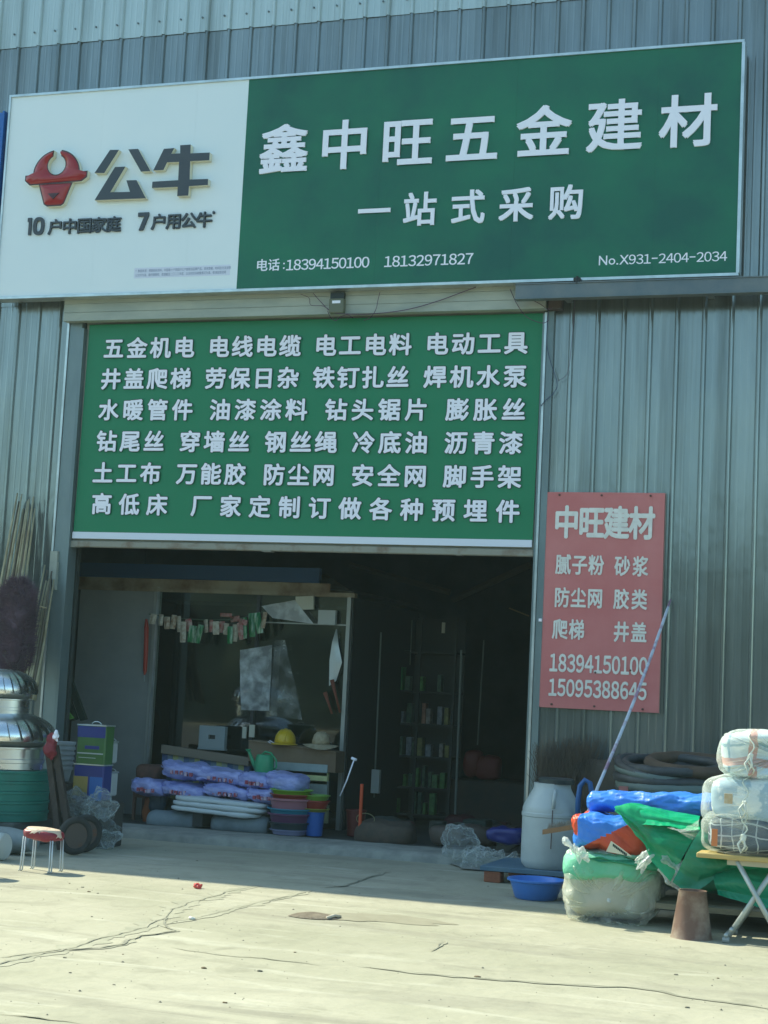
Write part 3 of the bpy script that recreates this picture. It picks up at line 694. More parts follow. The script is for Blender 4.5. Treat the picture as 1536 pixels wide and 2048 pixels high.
# ------------------------------------------------------------------ red board
rd = thing("red_signboard", (2.78, -.03, 1.33), "faded red metal board with phone numbers screwed to the wall right of the door", "signboard")
m_ = MB()
def rb(u, v):
    x = lerp(2.277, 3.289, u); return Vector((x + .004 * v, -.034 + .006 * abs(u - .5) - .004 * nz((x, 0, v * 2), 2, 1), lerp(3.145, 1.334, v)))
m_.grid(rb, 30, 40); m_.box((2.278, -.026, 1.335), (3.288, -.02, 3.144)); m_.build("board", REDS, rd, smooth=True, sharp=30)
EDGE = mat("board_edge", (.42, .25, .2), .7)
m_ = MB(); m_.box((2.275, -.033, 1.33), (2.2768, -.0195, 3.146)); m_.build("board_edge", EDGE, rd)
m_ = MB(); m_.box((3.2945, -.033, 1.33), (3.297, -.0195, 3.146)); m_.build("board_edge", EDGE, rd)
def redline(txt, xa, xb, z, w_, h, bold, em=True, name="painted_line"):
    m_ = MB(); n = len(txt)
    for i, ch in enumerate(txt):
        if ch == ' ': continue
        put(m_, ch, lerp(xa, xb, i / max(1, n - 1)), z, -.0400, w_, h, bold, em=em, ring=6)
    return m_.build(name, REDL, rd)
redline("中旺建材", 2.470, 3.106, 2.892, .222, .285, .028)
redline("腻子粉", 2.455, 2.735, 2.533, .135, .175, .022)
redline("砂浆", 2.955, 3.105, 2.53, .135, .175, .022)
redline("防尘网", 2.455, 2.735, 2.256, .135, .175, .022)
redline("胶类", 2.955, 3.105, 2.256, .135, .175, .022)
redline("爬梯", 2.448, 2.59, 1.99, .135, .175, .022)
redline("井盖", 2.965, 3.11, 1.985, .135, .175, .022)
redline(fw("18394150100"), 2.405, 3.155, 1.708, .118, .188, .024, em=False)
redline(fw("15095388645"), 2.405, 3.155, 1.503, .118, .182, .024, em=False)
for x, z in ((2.40, 3.12), (2.76, 3.12), (3.17, 3.12), (2.40, 1.362), (2.76, 1.362), (3.16, 1.358), (2.76, 1.64), (3.05, 1.67)):
    m_ = MB(); m_.tube([(x, -.03, z), (x, -.0445, z)], .009, 10); m_.build("screw", mat("rust_screw", (.12, .06, .045), .8) if x == 2.40 and z > 3 else bpy.data.materials["rust_screw"], rd)
m_ = MB(); a = at(1080, 1240, -.06); m_.box((a.x - .012, -.06, a.z - .012), (a.x + .012, -.03, a.z + .012)); tag(m_.build("wall_clip", LETW), "tiny white clip on the post beside the red board", "clip")

# ------------------------------------------------------------------ steel beam, sensor lamp, junction box, cables
bm_ = thing("steel_beam", (3.6, -.3, 4.76), "blue grey steel channel running under the green sign to the right", "beam")
m_ = MB(); m_.box((2.01, -.30, 4.765), (7.5, -.288, 4.880)); m_.build("web", STEEL, bm_)
m_ = MB(); m_.box((2.008, -.31, 4.8805), (7.5, -.22, 4.890)); m_.build("flange", STEEL, bm_)
m_ = MB(); m_.box((2.008, -.31, 4.755), (7.5, -.22, 4.7645)); m_.build("flange", STEEL, bm_)
for x in (2.4, 3.6, 5.0):
    m_ = MB(); m_.box((x, -.287, 4.78), (x + .05, -.02, 4.84)); m_.build("bracket", STEEL, bm_)
a = at(1155, 561, -.28); m_ = MB(); m_.box((a.x - .03, -.31, a.z - .025), (a.x + .03, -.20, a.z + .02), .004).tube([(a.x, -.3, a.z - .03), (a.x, -.3, a.z + .03)], .012, 8)
tag(m_.build("clamp", mat("black_clamp", (.01, .012, .012), .5)), "small black clamp on the bottom edge of the green sign", "clamp")
jb = thing("junction_box", at(1108, 604, -.1), "small dark rusty junction box right of the shutter box", "junction box")
a = at(1096, 592, -.1); b = at(1124, 618, -.1)
m_ = MB(); m_.box((a.x, -.10, b.z), (b.x, -.02, a.z), .005); m_.build("box_body", mat("jbox", (.05, .045, .045), .7, col2=(.09, .06, .05), nscale=20), jb)
m_ = MB(); m_.box((a.x + .01, -.106, b.z + .012), (b.x - .012, -.1, a.z - .01)); m_.build("lid", mat("jbox_lid", (.10, .07, .06), .7), jb)
a = at(659, 587, -.2); b = at(686, 625, -.2)
fl = thing("sensor_lamp", (a.lerp(b, .5)), "small grey boxy lamp hanging under the sign's bottom edge", "lamp")
m_ = MB(); m_.box((a.x, -.20, b.z), (b.x, -.14, a.z - .045), .006); m_.build("lamp_body", mat("lamp_grey", (.13, .14, .09), .5), fl)
m_ = MB(); m_.box((a.x + .006, -.19, a.z - .044), (b.x - .006, -.14, a.z + .012)); m_.build("bracket", mat("lamp_dark", (.012, .02, .02), .5), fl)
m_ = MB(); m_.box((a.x + .03, -.203, b.z + .085), (b.x - .03, -.2005, b.z + .11)); m_.build("badge", LETW, fl)
CAB = mat("cable_violet", (.10, .05, .10), .6)
def cable(pts, label, y=-.16, r=.0035, sub=8, m=CAB):
    P = [at(p[0], p[1], p[2] if len(p) > 2 else y) for p in pts]; out = []
    for i in range(len(P) - 1):
        p0 = P[max(0, i - 1)]; p1 = P[i]; p2 = P[i + 1]; p3 = P[min(len(P) - 1, i + 2)]
        for k in range(sub):
            t = k / sub; out.append(0.5 * ((2 * p1) + (p2 - p0) * t + (2 * p0 - 5 * p1 + 4 * p2 - p3) * t * t + (3 * p1 - p0 - 3 * p2 + p3) * t ** 3))
    out.append(P[-1]); m_ = MB(); m_.tube(out, r, 6); return tag(m_.build("cable", m, smooth=True), label, "cable", "thin cables under the sign")
cable([(626, 586), (640, 602), (660, 622), (678, 627), (700, 628)], "violet cable running left of the grey lamp up to the sign", -.19)
cable([(601, 588), (618, 596), (622, 610), (645, 612), (662, 622)], "looped thin cable leftmost under the white and green joint", -.17, .0025)
cable([(655, 622), (662, 636), (672, 641), (680, 634), (695, 630), (706, 636)], "tangled cable ends just below the grey lamp", -.17, .003)
cable([(760, 584), (756, 600), (752, 618), (742, 634), (728, 641)], "short cable hanging from the sign right of the lamp", -.17, .003)
cable([(952, 574), (920, 586), (870, 604), (810, 620), (740, 628), (690, 628)], "long cable sagging across the shutter box towards the lamp", -.16, .004)
cable([(1020, 578), (1035, 610), (1055, 635), (1085, 646), (1098, 640)], "cable looping down beneath the steel beam's left end", -.16, .003)
cable([(1060, 598), (1080, 608), (1095, 618), (1104, 616)], "short cable reaching the dark junction box", -.16, .003)
cable([(1098, 618, -.06), (1093, 680, -.06), (1100, 720, -.06), (1114, 765, -.06), (1108, 785, -.05), (1090, 802, -.05), (1082, 812, -.05)], "dark blue wire hanging down the right door post", -.06, .003, m=mat("cable_blue", (.03, .05, .12), .6))
cable([(1150, 598, -.05), (1143, 690, -.05), (1135, 745, -.05), (1116, 762, -.05)], "faint wire arcing from the beam to the post wire", -.05, .002)

# ================================================================== KIOSK INSIDE THE SHOP
ky = 1.3
ks = thing("office_booth", (-1.3, ky, .08), "glass fronted office booth with rusty header standing inside the shop", "booth")
PANELG = mat("booth_panel", (0.28, 0.29, 0.27), .6, col2=(.20, .22, .21), nscale=1.5, bump=.05)
RUSTF = mat("rusty_fascia", (0.30, 0.27, 0.19), .8, col2=(.15, .09, .045), nscale=3.2, ramp=(.42, .66))
BLUEB = mat("booth_blue", (0.008, 0.06, 0.16), .5)
ALUD = mat("booth_alu", (.34, .36, .33), .45, .3)
p = [at(x, y, ky) for x, y in ((162, 1170), (318, 1185), (693, 1190), (150, 1130), (652, 1163), (703, 1186))]
m_ = MB(); m_.box((p[0].x, ky, .08), (p[1].x - .045, ky + .05, p[0].z)); m_.build("wall_panel", PANELG, ks)
m_ = MB(); m_.box((p[1].x - .043, ky - .012, .08), (p[1].x - .012, ky + .05, p[0].z)); m_.build("frame_post", ALUD, ks)
m_ = MB(); m_.box((p[1].x - .009, ky - .02, .08), (p[1].x + .012, ky + .05, p[0].z)); m_.build("frame_post", ALU, ks)
xm = at(507, 1400, ky).x; xe = at(694, 1300, ky).x
m_ = MB(); m_.box((xm - .02, ky - .01, .08), (xm + .01, ky + .04, p[1].z)); m_.build("frame_post", mat("booth_dark_frame", (.02, .025, .03), .4), ks)
m_ = MB(); m_.box((xe - .018, ky - .015, .08), (xe + .02, ky + .05, p[2].z)); m_.build("frame_post", ALUD, ks)
zt = at(400, 1186, ky).z
m_ = MB(); m_.box((p[0].x - .12, ky - .03, zt), (xe + .06, ky + .05, zt + .042)); m_.build("header", RUSTF, ks)
zb = at(500, 1163, ky).z
m_ = MB(); m_.add([(p[0].x - .2, ky - .01, zt + .043), (xe + .05, ky - .01, zt + .043), (at(652, 1163, ky + .6).x, ky + .6, zb + .13), (p[0].x - .2, ky + .6, zb + .13)], [(0, 1, 2, 3)]).box((p[0].x - .2, ky - .012, zt + .043), (xe - .2, ky - .002, zb)); m_.build("fascia", RUSTF, ks)
m_ = MB(); m_.box((p[0].x - .3, ky - .02, zb + .003), (at(640, 1150, ky).x, ky + .04, at(400, 1131, ky).z)); m_.build("blue_band", BLUEB, ks)
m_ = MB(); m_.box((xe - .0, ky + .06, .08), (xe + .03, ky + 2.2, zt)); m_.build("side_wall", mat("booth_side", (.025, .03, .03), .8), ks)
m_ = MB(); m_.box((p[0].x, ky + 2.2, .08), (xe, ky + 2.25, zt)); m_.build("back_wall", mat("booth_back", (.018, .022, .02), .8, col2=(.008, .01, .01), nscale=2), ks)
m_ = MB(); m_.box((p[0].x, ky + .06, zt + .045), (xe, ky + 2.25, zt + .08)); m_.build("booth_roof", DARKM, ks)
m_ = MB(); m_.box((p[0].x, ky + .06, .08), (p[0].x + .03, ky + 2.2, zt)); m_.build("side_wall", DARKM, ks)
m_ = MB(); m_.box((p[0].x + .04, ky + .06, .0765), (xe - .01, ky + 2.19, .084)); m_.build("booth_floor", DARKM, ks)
GL = glass("booth_glass")
m_ = MB(); m_.box((p[1].x + .014, ky + .01, .1), (xm - .022, ky + .016, zt)); m_.build("glass_pane", GL, ks)
m_ = MB(); m_.box((xm + .012, ky + .022, .1), (xe - .02, ky + .028, zt)); m_.build("glass_pane", GL, ks)
zz_ = at(600, 1247, ky).z
m_ = MB(); m_.box((xm + .012, ky + .0, zz_ - .006), (xe - .02, ky + .018, zz_ + .006)); m_.build("frame_rail", ALUD, ks)

def card(name, x0, y0, x1, y1, yy, m, label, cat, th=.02, group=None, bev=0):
    a = at(x0, y1, yy); b = at(x1, y0, yy); m_ = MB(); m_.box((a.x, yy, a.z), (b.x, yy + th, b.z), bev); return tag(m_.build(name, m), label, cat, group)
PAPW = mat("paper_white", (.50, .50, .40), .7); PAPG = mat("paper_grey", (.42, .45, .42), .7)
def tilted(name, cx, cy, w_, h, yy, ang, m, label, cat, th=.03):
    c = at(cx, cy, yy); k = .0046; m_ = MB()
    ax = Vector((cos(ang), 0, sin(ang))); az = Vector((-sin(ang), 0, cos(ang)))
    m_.obox(c, ax * (w_ * k / 2), Vector((0, th / 2, 0)), az * (h * k / 2)); return tag(m_.build(name, m), label, cat)
tilted("cardboard_card", 610, 1206, 40, 28, ky - .04, .06, PAPW, "cream paper box hanging tilted at the top of the booth glass", "box")
tilted("wall_socket_box", 655, 1235, 38, 30, ky - .03, 0, PAPG, "grey green box fixed on the booth glass below the header", "box", .05)
tilted("white_switch", 489, 1465, 9, 24, ky - .03, 0, PAPW, "narrow white switch plate on the booth frame, left one", "switch", .015)
tilted("white_switch", 504, 1462, 12, 26, ky - .03, 0, PAPW, "wider white switch plate on the booth frame, right one", "switch", .015)
FILM = plastic_film("clear_film", body=.16, lo=.05); FILMW = plastic_film("milky_film", (.8, .85, .85), body=.3, lo=.3)
FILMC = plastic_film("clear_bag_film", (.80, .86, .86), body=.12, lo=.05, rough=.08, bscale=30, bstr=1.0)
FILMR = plastic_film("bright_film", (.85, .9, .9), body=.4, lo=.55)
# draped clear sheeting behind / before the glass, and a film for its bright reflection
def film(name, q, yy, m, label, cat, wr=.02, wf=5, seed=1, nu=30, nv=40, dy=0):
    A, B, C_, D = [at(x, y, yy) for x, y in q]; B = B + Vector((0, dy, 0)); C_ = C_ + Vector((0, dy, 0)); m_ = MB(); sheet(m_, bil(A, B, C_, D), nu, nv, wr, wf, seed)
    return tag(m_.build(name, m, smooth=True), label, cat)
film("glass_overlay", [(522, 1212), (590, 1200), (628, 1248), (545, 1236)], ky - .06, FILMR, "bright film standing for the reflection at the top of the booth glass", "plastic sheet", .03, 7, 2)  # bright window reflection in the glass, built as a pale film
film("plastic_apron", [(480, 1300), (545, 1290), (538, 1422), (482, 1420)], ky - .08, FILMW, "milky plastic apron hanging on the booth's middle post", "apron", .03, 6, 3)
film("glass_overlay", [(550, 1280), (570, 1280), (605, 1440), (540, 1430)], ky - .07, FILM, "thin clear sheet hanging in folds before the right pane", "plastic sheet", .03, 8, 4)
m_ = MB()
pts = [(672, 1258), (664, 1285), (659, 1320), (658, 1372)]; pr = [(674, 1259), (677, 1290), (684, 1325), (672, 1362)]
for k in range(4): pass
L = [at(x, y, ky - .05) for x, y in pts]; R_ = [at(x, y, ky - .01) for x, y in pr]
def bl(u, v):
    t = v * 3; k = min(2, int(t)); t -= k; return (L[k].lerp(L[k + 1], t)).lerp(R_[k].lerp(R_[k + 1], t), u)
m_.grid(bl, 4, 18); bl_ = tag(m_.build("saw_blade", mat("white_blade", (.55, .6, .58), .3, .2), smooth=True), "curved white saw blade hanging at the right end of the booth glass", "saw")
ORD = mat("brown_tool", (.20, .055, .03), .6)
for (x0, y0, x1, y1, lb) in ((650, 1385, 664, 1428, "brown tool handle hanging below the white blade, left one"), (664, 1360, 680, 1425, "longer brown tool handle hanging below the white blade")):
    m_ = MB(); m_.tube([at(x0, y0, ky - .04), at((x0 + x1) / 2, (y0 + y1) / 2, ky - .05), at(x1, y1, ky - .04)], [.022, .012, .01], 8); tag(m_.build("tool_handle", ORD, smooth=True), lb, "tool")

# hanging packets on a line
LINE = mat("packet_line", (.05, .09, .06), .7)
cable([(298, 1228, ky - .15), (350, 1236, ky - .16), (420, 1240, ky - .16), (480, 1236, ky - .16), (530, 1222, ky - .15)], "line of string carrying hanging packets across the booth", m=LINE, r=.006)
pk = {'white': mat("packet_white", (.50, .48, .38), .4, col2=(.3, .25, .18), nscale=30), 'red': mat("packet_red", (.30, .03, .03), .35, col2=(.4, .3, .25), nscale=18),
      'green': mat("packet_green", (.01, .16, .05), .25, col2=(.3, .42, .3), nscale=14, stretch=(2, 1, .3), ramp=(.5, .62)), 'brown': mat("packet_brown", (.22, .12, .06), .5, col2=(.45, .4, .3), nscale=22)}
PK = [(306, 1238, 14, 22, 'white'), (322, 1240, 12, 24, 'white'), (334, 1246, 14, 26, 'brown'), (347, 1244, 12, 30, 'brown'), (358, 1248, 12, 34, 'white'), (366, 1264, 14, 44, 'white'), (378, 1250, 14, 26, 'red'), (384, 1268, 16, 36, 'green'), (398, 1268, 14, 40, 'green'),
      (412, 1252, 12, 28, 'white'), (422, 1252, 12, 26, 'red'), (432, 1256, 14, 28, 'white'), (444, 1254, 12, 24, 'red'), (452, 1258, 10, 24, 'white'), (460, 1270, 12, 36, 'green'), (470, 1266, 12, 36, 'white'), (482, 1262, 14, 36, 'red'), (490, 1256, 12, 44, 'green'), (504, 1250, 14, 50, 'green'), (517, 1246, 14, 44, 'green'), (528, 1240, 10, 34, 'brown'),
      (470, 1238, 30, 12, 'red'), (452, 1230, 34, 8, 'red'), (486, 1244, 26, 12, 'red')]
for i, (cx, cy, w_, h, c) in enumerate(PK):
    C_ = at(cx, cy, ky - .17 - .02 * (i % 3)); k = .0046; m_ = MB(); a = random.uniform(-.25, .25); tw = random.uniform(-.5, .5)
    ax = Vector((cos(a) * cos(tw), sin(tw), sin(a))); az = Vector((-sin(a), 0, cos(a)))
    W2 = w_ * k / 2; H2 = h * k / 2; ay = ax.cross(az).normalized()
    vs_ = []
    for dz, th in ((-1, .003), (-.6, .014), (.5, .012), (.9, .003), (1, .002)):
        for sx, sy in ((-1, 0), (0, 1), (1, 0), (0, -1)): vs_.append(C_ + ax * W2 * sx * (1 if abs(dz) < .95 else .9) + ay * th * sy + az * H2 * dz)
    fs = [(3, 2, 1, 0), (16, 17, 18, 19)]
    for q in range(4):
        for j in range(4): fs.append((q * 4 + j, q * 4 + (j + 1) % 4, q * 4 + 4 + (j + 1) % 4, q * 4 + 4 + j))
    m_.add(vs_, fs)
    tag(m_.build("hanging_packet", pk[c]), "small %s packet strung on the line before the booth, %s counted from the left" % (c, ORDN[sorted(range(len(PK)), key=lambda k_: PK[k_][0] + .01 * k_).index(i)]), "packet", "packets strung before the booth")
# red tube hanging at left
m_ = MB(); m_.tube([at(293, 1238, ky - .1), at(293, 1255, ky - .1), at(292, 1300, ky - .1), at(290, 1342, ky - .1), at(289, 1350, ky - .1)], [.012, .024, .024, .02, .008], 10); m_.mat(1).tube([at(289, 1350, ky - .1), at(289, 1363, ky - .1)], .005, 6)
tag(m_.build("hanging_umbrella", [mat("tube_red", (.35, .03, .015), .5), ALU], smooth=True, sharp=50), "folded red umbrella hanging against the grey booth panel", "umbrella")

# ================================================================== GOODS INSIDE THE DOORWAY
# rolls at the bottom
RW = mat("grey_roll", (.20, .25, .27), .6, col2=(.13, .17, .19), nscale=4, bump=.2, bscale=8)
def hroll(x0, x1, cy, rpx, yy, m, name, label, cat, n=24, amp=.006, r=None, tilt=0):
    A = at(x0, cy, yy); B = at(x1, cy + tilt, yy); R0 = r or rpx * .0044; m_ = MB(); ns = 24; pts = []
    def fn(u, v):
        t = v; q = 2 * pi * u; p = A.lerp(B, t); rr = R0 * (1 + .05 * nz((cos(q), sin(q), t * 5), 1.6, x0)) * (1 - .25 * (abs(2 * t - 1) ** 10))
        return p + Vector((0, cos(q) * rr, sin(q) * rr))
    m_.grid(fn, n, ns, closed=True); o = len(m_.v)
    m_.f.append(tuple(range(n))[::-1]); m_.m.append(0); m_.f.append(tuple(range(o - n, o))); m_.m.append(0)
    return tag(m_.build(name, m, smooth=True, sharp=50), label, cat)
hroll(300, 402, 1640, 23, .52, RW, "felt_roll", "grey plastic wrapped roll lying on the sill, left one beneath the white sheets", "roll", tilt=6)
hroll(428, 540, 1648, 24, .52, RW, "felt_roll", "grey plastic wrapped roll lying on the sill behind the coloured basins", "roll", tilt=6)
m_ = MB(); A = at(403, 1640, .6); m_.box((A.x, .4, .09), (A.x + .10, .7, .32)); tag(m_.build("dark_crate", mat("dark_crate", (.025, .03, .03), .6)), "dark crate wedged between the two grey rolls", "crate")
# folded white sheets
WS = mat("white_sheeting", (.55, .60, .60), .6)
for k, (x0, x1, y0, y1) in enumerate(((343, 530, 1594, 1608), (338, 528, 1606, 1616), (334, 515, 1616, 1626))):
    A = at(x0, y1, .38); B = at(x1, y0 + 6, .38); m_ = MB(); C_ = (A + B) / 2
    blob(m_, (C_.x, .55, C_.z), ((B.x - A.x) / 2, .2, .028), 60, 16, .45, 'Z', .010, 5, 3 + k, wr=.006, wf=12, tilt=-.03)
    tag(m_.build("white_sheet", WS, smooth=True), "folded white sheeting beneath the violet sacks, %s of three layers" % ("top", "middle", "bottom")[k], "sheet")
# violet sacks
VS = mat("violet_sack", (.42, .45, .78), .35, col2=(.20, .23, .52), nscale=6, stretch=(1, 1, 2.5), bump=.35, bscale=12, bdist=.02)
VP = mat("sack_print", (.32, .06, .09), .5, col2=(.5, .4, .5), nscale=30, ramp=(.48, .55))
VB = mat("sack_band", (.02, .07, .16), .5)
SK = [(305, 1575, 62, 38, "lower row, leftmost"), (374, 1580, 78, 30, "lower row, second from left"), (462, 1582, 88, 30, "lower row, third from left"), (535, 1590, 60, 28, "lower row, right end"),
      (376, 1541, 80, 36, "upper row, leftmost"), (452, 1553, 92, 34, "upper row, second"), (520, 1562, 62, 34, "upper row, third"), (578, 1566, 66, 44, "upper row, rightmost with open mouth")]
for i, (cx, cy, w_, h, s_) in enumerate(SK):
    C_ = at(cx, cy, .6 if i < 4 else .66); m_ = MB(); k = .0046
    blob(m_, (C_.x, C_.y, C_.z), (w_ * k * .60, .17, h * k * .44), 120, 70, .6, 'X', .025, 6, i * 1.7 + 1, wr=.030, wf=18, pleat=11, pamp=.025, tilt=-.08)
    sk = tag(thing("sack", (C_.x, C_.y, C_.z - .08), "violet printed plastic sack in the pile, %s" % s_, "sack", "violet sacks piled in the doorway"))
    m_.build("sack_body", VS, sk, smooth=True)
    m_ = MB()
    random.seed(40 + i)
    for q in range(5 if i != 7 else 0):
        x = C_.x + (q - 2) * w_ * k * .13; z = C_.z - .035 + random.uniform(-.006, .006) - .06 * (x - C_.x)
        m_.box((x, C_.y - .182, z), (x + .028, C_.y - .15, z + .034))
    if m_.v: m_.build("sack_print", VP, sk)["kind"] = "stuff"
# quilted striped box/cushion (blue with yellow stripes) behind the sacks
ST = [(.08, .14, .26), (.30, .36, .30), (.16, .22, .28), (.42, .44, .20), (.06, .10, .22)]
stp = [mat("stripe_%d" % i, c, .8) for i, c in enumerate(ST)]
sb = thing("striped_mat", at(410, 1540, 1.0), "blue and yellow striped mat with a brown edge standing behind the sacks", "mat")
A = at(325, 1505, 1.0); B = at(500, 1520, 1.0); xw = (B.x - A.x); seq = [4, 2, 3, 1, 0, 2, 3, 4, 0, 2, 3, 1, 0, 2, 3, 4]
for i, q in enumerate(seq):
    x = A.x + xw * i / len(seq); m_ = MB(); m_.box((x, 1.0, A.z - .42 - .06 * i / 16), (x + xw / len(seq) - .002, 1.05, A.z - .0 - .06 * i / 16)); m_.build("stripe", stp[q], sb)
m_ = MB(); m_.obox(((A.x + B.x) / 2, 1.0, A.z + .0), (xw / 2, 0, -.035), (0, .035, 0), (0.0, 0, .04)); m_.build("top_edge", mat("mat_edge", (.19, .16, .12), .8), sb)
# second striped mat at right
sb = thing("striped_mat", at(600, 1580, .95), "pale green and yellow striped mat standing right of the sacks under a cardboard box", "mat")
for (x0, y0, x1, y1, q) in ((545, 1530, 655, 1545, (.30, .38, .38)), (545, 1546, 655, 1562, (.52, .55, .26)), (560, 1563, 655, 1610, (.28, .33, .30)), (560, 1611, 655, 1640, (.34, .37, .22))):
    a = at(x0, y1, .95); b = at(x1, y0, .95); m_ = MB(); m_.box((a.x, .95, a.z), (b.x, 1.0, b.z)); m_.build("stripe", mat("pale_stripe", q, .8, col2=tuple(v * .8 for v in q), nscale=8), sb)
# cardboard box with hats
CB = mat("cardboard", (.20, .145, .09), .85, col2=(.15, .105, .065), nscale=4)
cbx = thing("cardboard_box", at(590, 1530, 1.0), "long brown cardboard box carrying the yellow helmet and straw hat", "box")
a = at(498, 1536, 1.0); b = at(676, 1490, 1.0)
m_ = MB(); m_.obox(((a.x + b.x) / 2, 1.08, (a.z + b.z) / 2 - .0), ((b.x - a.x) / 2, 0, -.03), (0, .12, 0), (0, 0, .095)); m_.build("carton", CB, cbx)
m_ = MB(); m_.obox(((a.x + b.x) / 2, 1.07, (a.z + b.z) / 2 + .097), ((b.x - a.x) / 2, 0, -.03), (0, .125, 0), (0, 0, .003)); m_.build("flap", mat("cardboard_flap", (.26, .19, .12), .85), cbx)
# yellow helmet
c = at(570, 1487, 1.0); hm = thing("hard_hat", (c.x, 1.0, c.z), "yellow hard hat on the cardboard box", "hard hat")
YH = mat("helmet_yellow", (.62, .42, .02), .35)
m_ = MB(); m_.lathe((c.x, 1.0, c.z), [(.098, .0), (.097, .03), (.088, .075), (.065, .11), (.035, .128), (.004, .134)], 32, sy=1.2); m_.build("shell", YH, hm, smooth=True)
m_ = MB(); m_.lathe((c.x, .985, c.z - .005), [(.095, 0), (.118, -.004), (.118, .002), (.095, .006)], 32, cap=False, sy=1.3); m_.build("brim", YH, hm, smooth=True)
for dx in (-.035, 0, .035):
    m_ = MB(); m_.tube([(c.x + dx, 1.0 - 1.2 * .094 * cos(t), c.z + .136 * sin(t) * (1 - abs(dx) * 2.2)) for t in [i * .2 for i in range(1, 15)]], .008, 6); m_.build("ridge", YH, hm, smooth=True)
m_ = MB(); m_.tube([(c.x - .09, .95, c.z), (c.x - .13, .94, c.z + .02), (c.x - .15, .94, c.z + .01), (c.x - .12, .94, c.z - .005)], .005, 6); m_.build("strap", LETW, hm, smooth=True)
# straw hat
c = at(640, 1490, 1.0); sh2 = thing("straw_hat", (c.x, 1.0, c.z), "pale straw hat with wide brim right of the yellow hard hat", "hat")
SH = mat("straw", (.42, .36, .24), .85, col2=(.33, .27, .17), nscale=30, bump=.4, bscale=60)
m_ = MB(); c.z -= .012; m_.lathe((c.x, 1.02, c.z + .02), [(.085, 0), (.08, .04), (.068, .085), (.04, .112), (.004, .118)], 32); m_.build("crown", SH, sh2, smooth=True)
m_ = MB(); m_.grid(lambda u, v: Vector((c.x + cos(2 * pi * u) * lerp(.075, .175, v), 1.02 + sin(2 * pi * u) * lerp(.075, .15, v), c.z + .022 - .03 * v + .02 * v * sin(4 * pi * u + 1))), 40, 6, closed=True); m_.build("brim", SH, sh2, smooth=True)
# grey plastic carry case
c = at(426, 1474, 1.12); cs = thing("carry_case", (c.x, 1.1, c.z - .12), "grey plastic case with a square hand hole standing on the striped mat", "case")
GC = mat("case_grey", (.22, .27, .28), .5)
W2, H2 = .135, .105
for q in ((-W2, -.035, -H2, H2), (.035, W2, -H2, H2), (-.035, .035, .02, H2 - .0), (-.035, .035, -H2, -.02)):
    m_ = MB(); m_.box((c.x + q[0], 1.09, c.z + q[2]), (c.x + q[1], 1.15, c.z + q[3])); m_.build("case_wall", GC, cs)
m_ = MB(); m_.box((c.x - .04, 1.12, c.z - .03), (c.x + .04, 1.148, c.z + .03)); m_.build("hand_hole", DARKM, cs)
m_ = MB(); m_.box((c.x - W2 - .01, 1.085, c.z - H2 - .02), (c.x + W2 + .01, 1.155, c.z - H2 - .001), .005); m_.build("foot", GC, cs)
# green watering can
c = at(528, 1548, .72); wc = thing("watering_can", (c.x, .72, c.z), "green plastic watering can on top of the violet sacks", "watering can")
GW = mat("can_green", (.03, .30, .14), .4)
m_ = MB(); m_.lathe((c.x, .72, c.z), [(.082, 0), (.088, .01), (.09, .08), (.084, .15), (.075, .175), (.06, .18)], 28); m_.build("can_body", GW, wc, smooth=True, sharp=40)
m_ = MB(); m_.tube([(c.x - .075, .72, c.z + .05), (c.x - .11, .71, c.z + .1), (c.x - .14, .7, c.z + .17), (c.x - .155, .69, c.z + .205)], [.03, .02, .014, .013], 10); m_.build("spout", GW, wc, smooth=True)
m_ = MB(); m_.lathe((c.x - .158, .69, c.z + .2), [(.014, 0), (.028, .018), (.026, .02)], 14); m_.build("rose", GW, wc, smooth=True)
m_ = MB(); m_.tube([(c.x - .03, .72, c.z + .178), (c.x, .72, c.z + .205), (c.x + .06, .72, c.z + .195), (c.x + .115, .72, c.z + .13), (c.x + .12, .72, c.z + .07), (c.x + .085, .72, c.z + .04)], .009, 8); m_.build("handle", GW, wc, smooth=True)
# nested basins stack
BC = [((.42, .26, .30), "pink"), ((.04, .25, .38), "sky blue"), ((.10, .04, .10), "plum"), ((.05, .07, .10), "dark grey"), ((.28, .3, .5), "lilac")]
c = at(575, 1672, .42); zz = .085
specs = [(.17, .045, (.25, .27, .45), "lilac"), (.19, .075, (.03, .05, .06), "dark grey"), (.195, .09, (.13, .05, .12), "plum"), (.20, .06, (.04, .26, .38), "sky blue"), (.195, .10, (.38, .16, .20), "pink"), (.185, .055, (.30, .05, .04), "red"), (.185, .05, (.20, .42, .04), "lime green")]
z = .085
for i, (r_, h, colr, nm) in enumerate(specs):
    m_ = MB(); m_.lathe((c.x, .46, z), [(r_ * .86, 0), (r_ * .95, h * .75), (r_ * .97, h * .8), (r_ * 1.06, h * .84), (r_ * 1.07, h), (r_, h), (r_ * .93, h * .8), (r_ * .8, .012)], 40)
    tag(m_.build("basin", mat("basin_" + nm.replace(" ", "_"), colr, .35), smooth=True, sharp=35), "%s plastic basin in the stack at the shop sill" % nm, "basin", "stacked basins at the sill"); z += h * .82
c2 = at(627, 1678, .5)
m_ = MB(); m_.lathe((c2.x, .5, .085), [(.075, 0), (.088, .20), (.092, .2), (.092, .21), (.08, .21), (.07, .02)], 28); tag(m_.build("bucket", mat("bucket_blue", (.01, .10, .38), .4), smooth=True, sharp=40), "blue bucket beneath red and green tubs right of the basin stack", "bucket")
z = .297
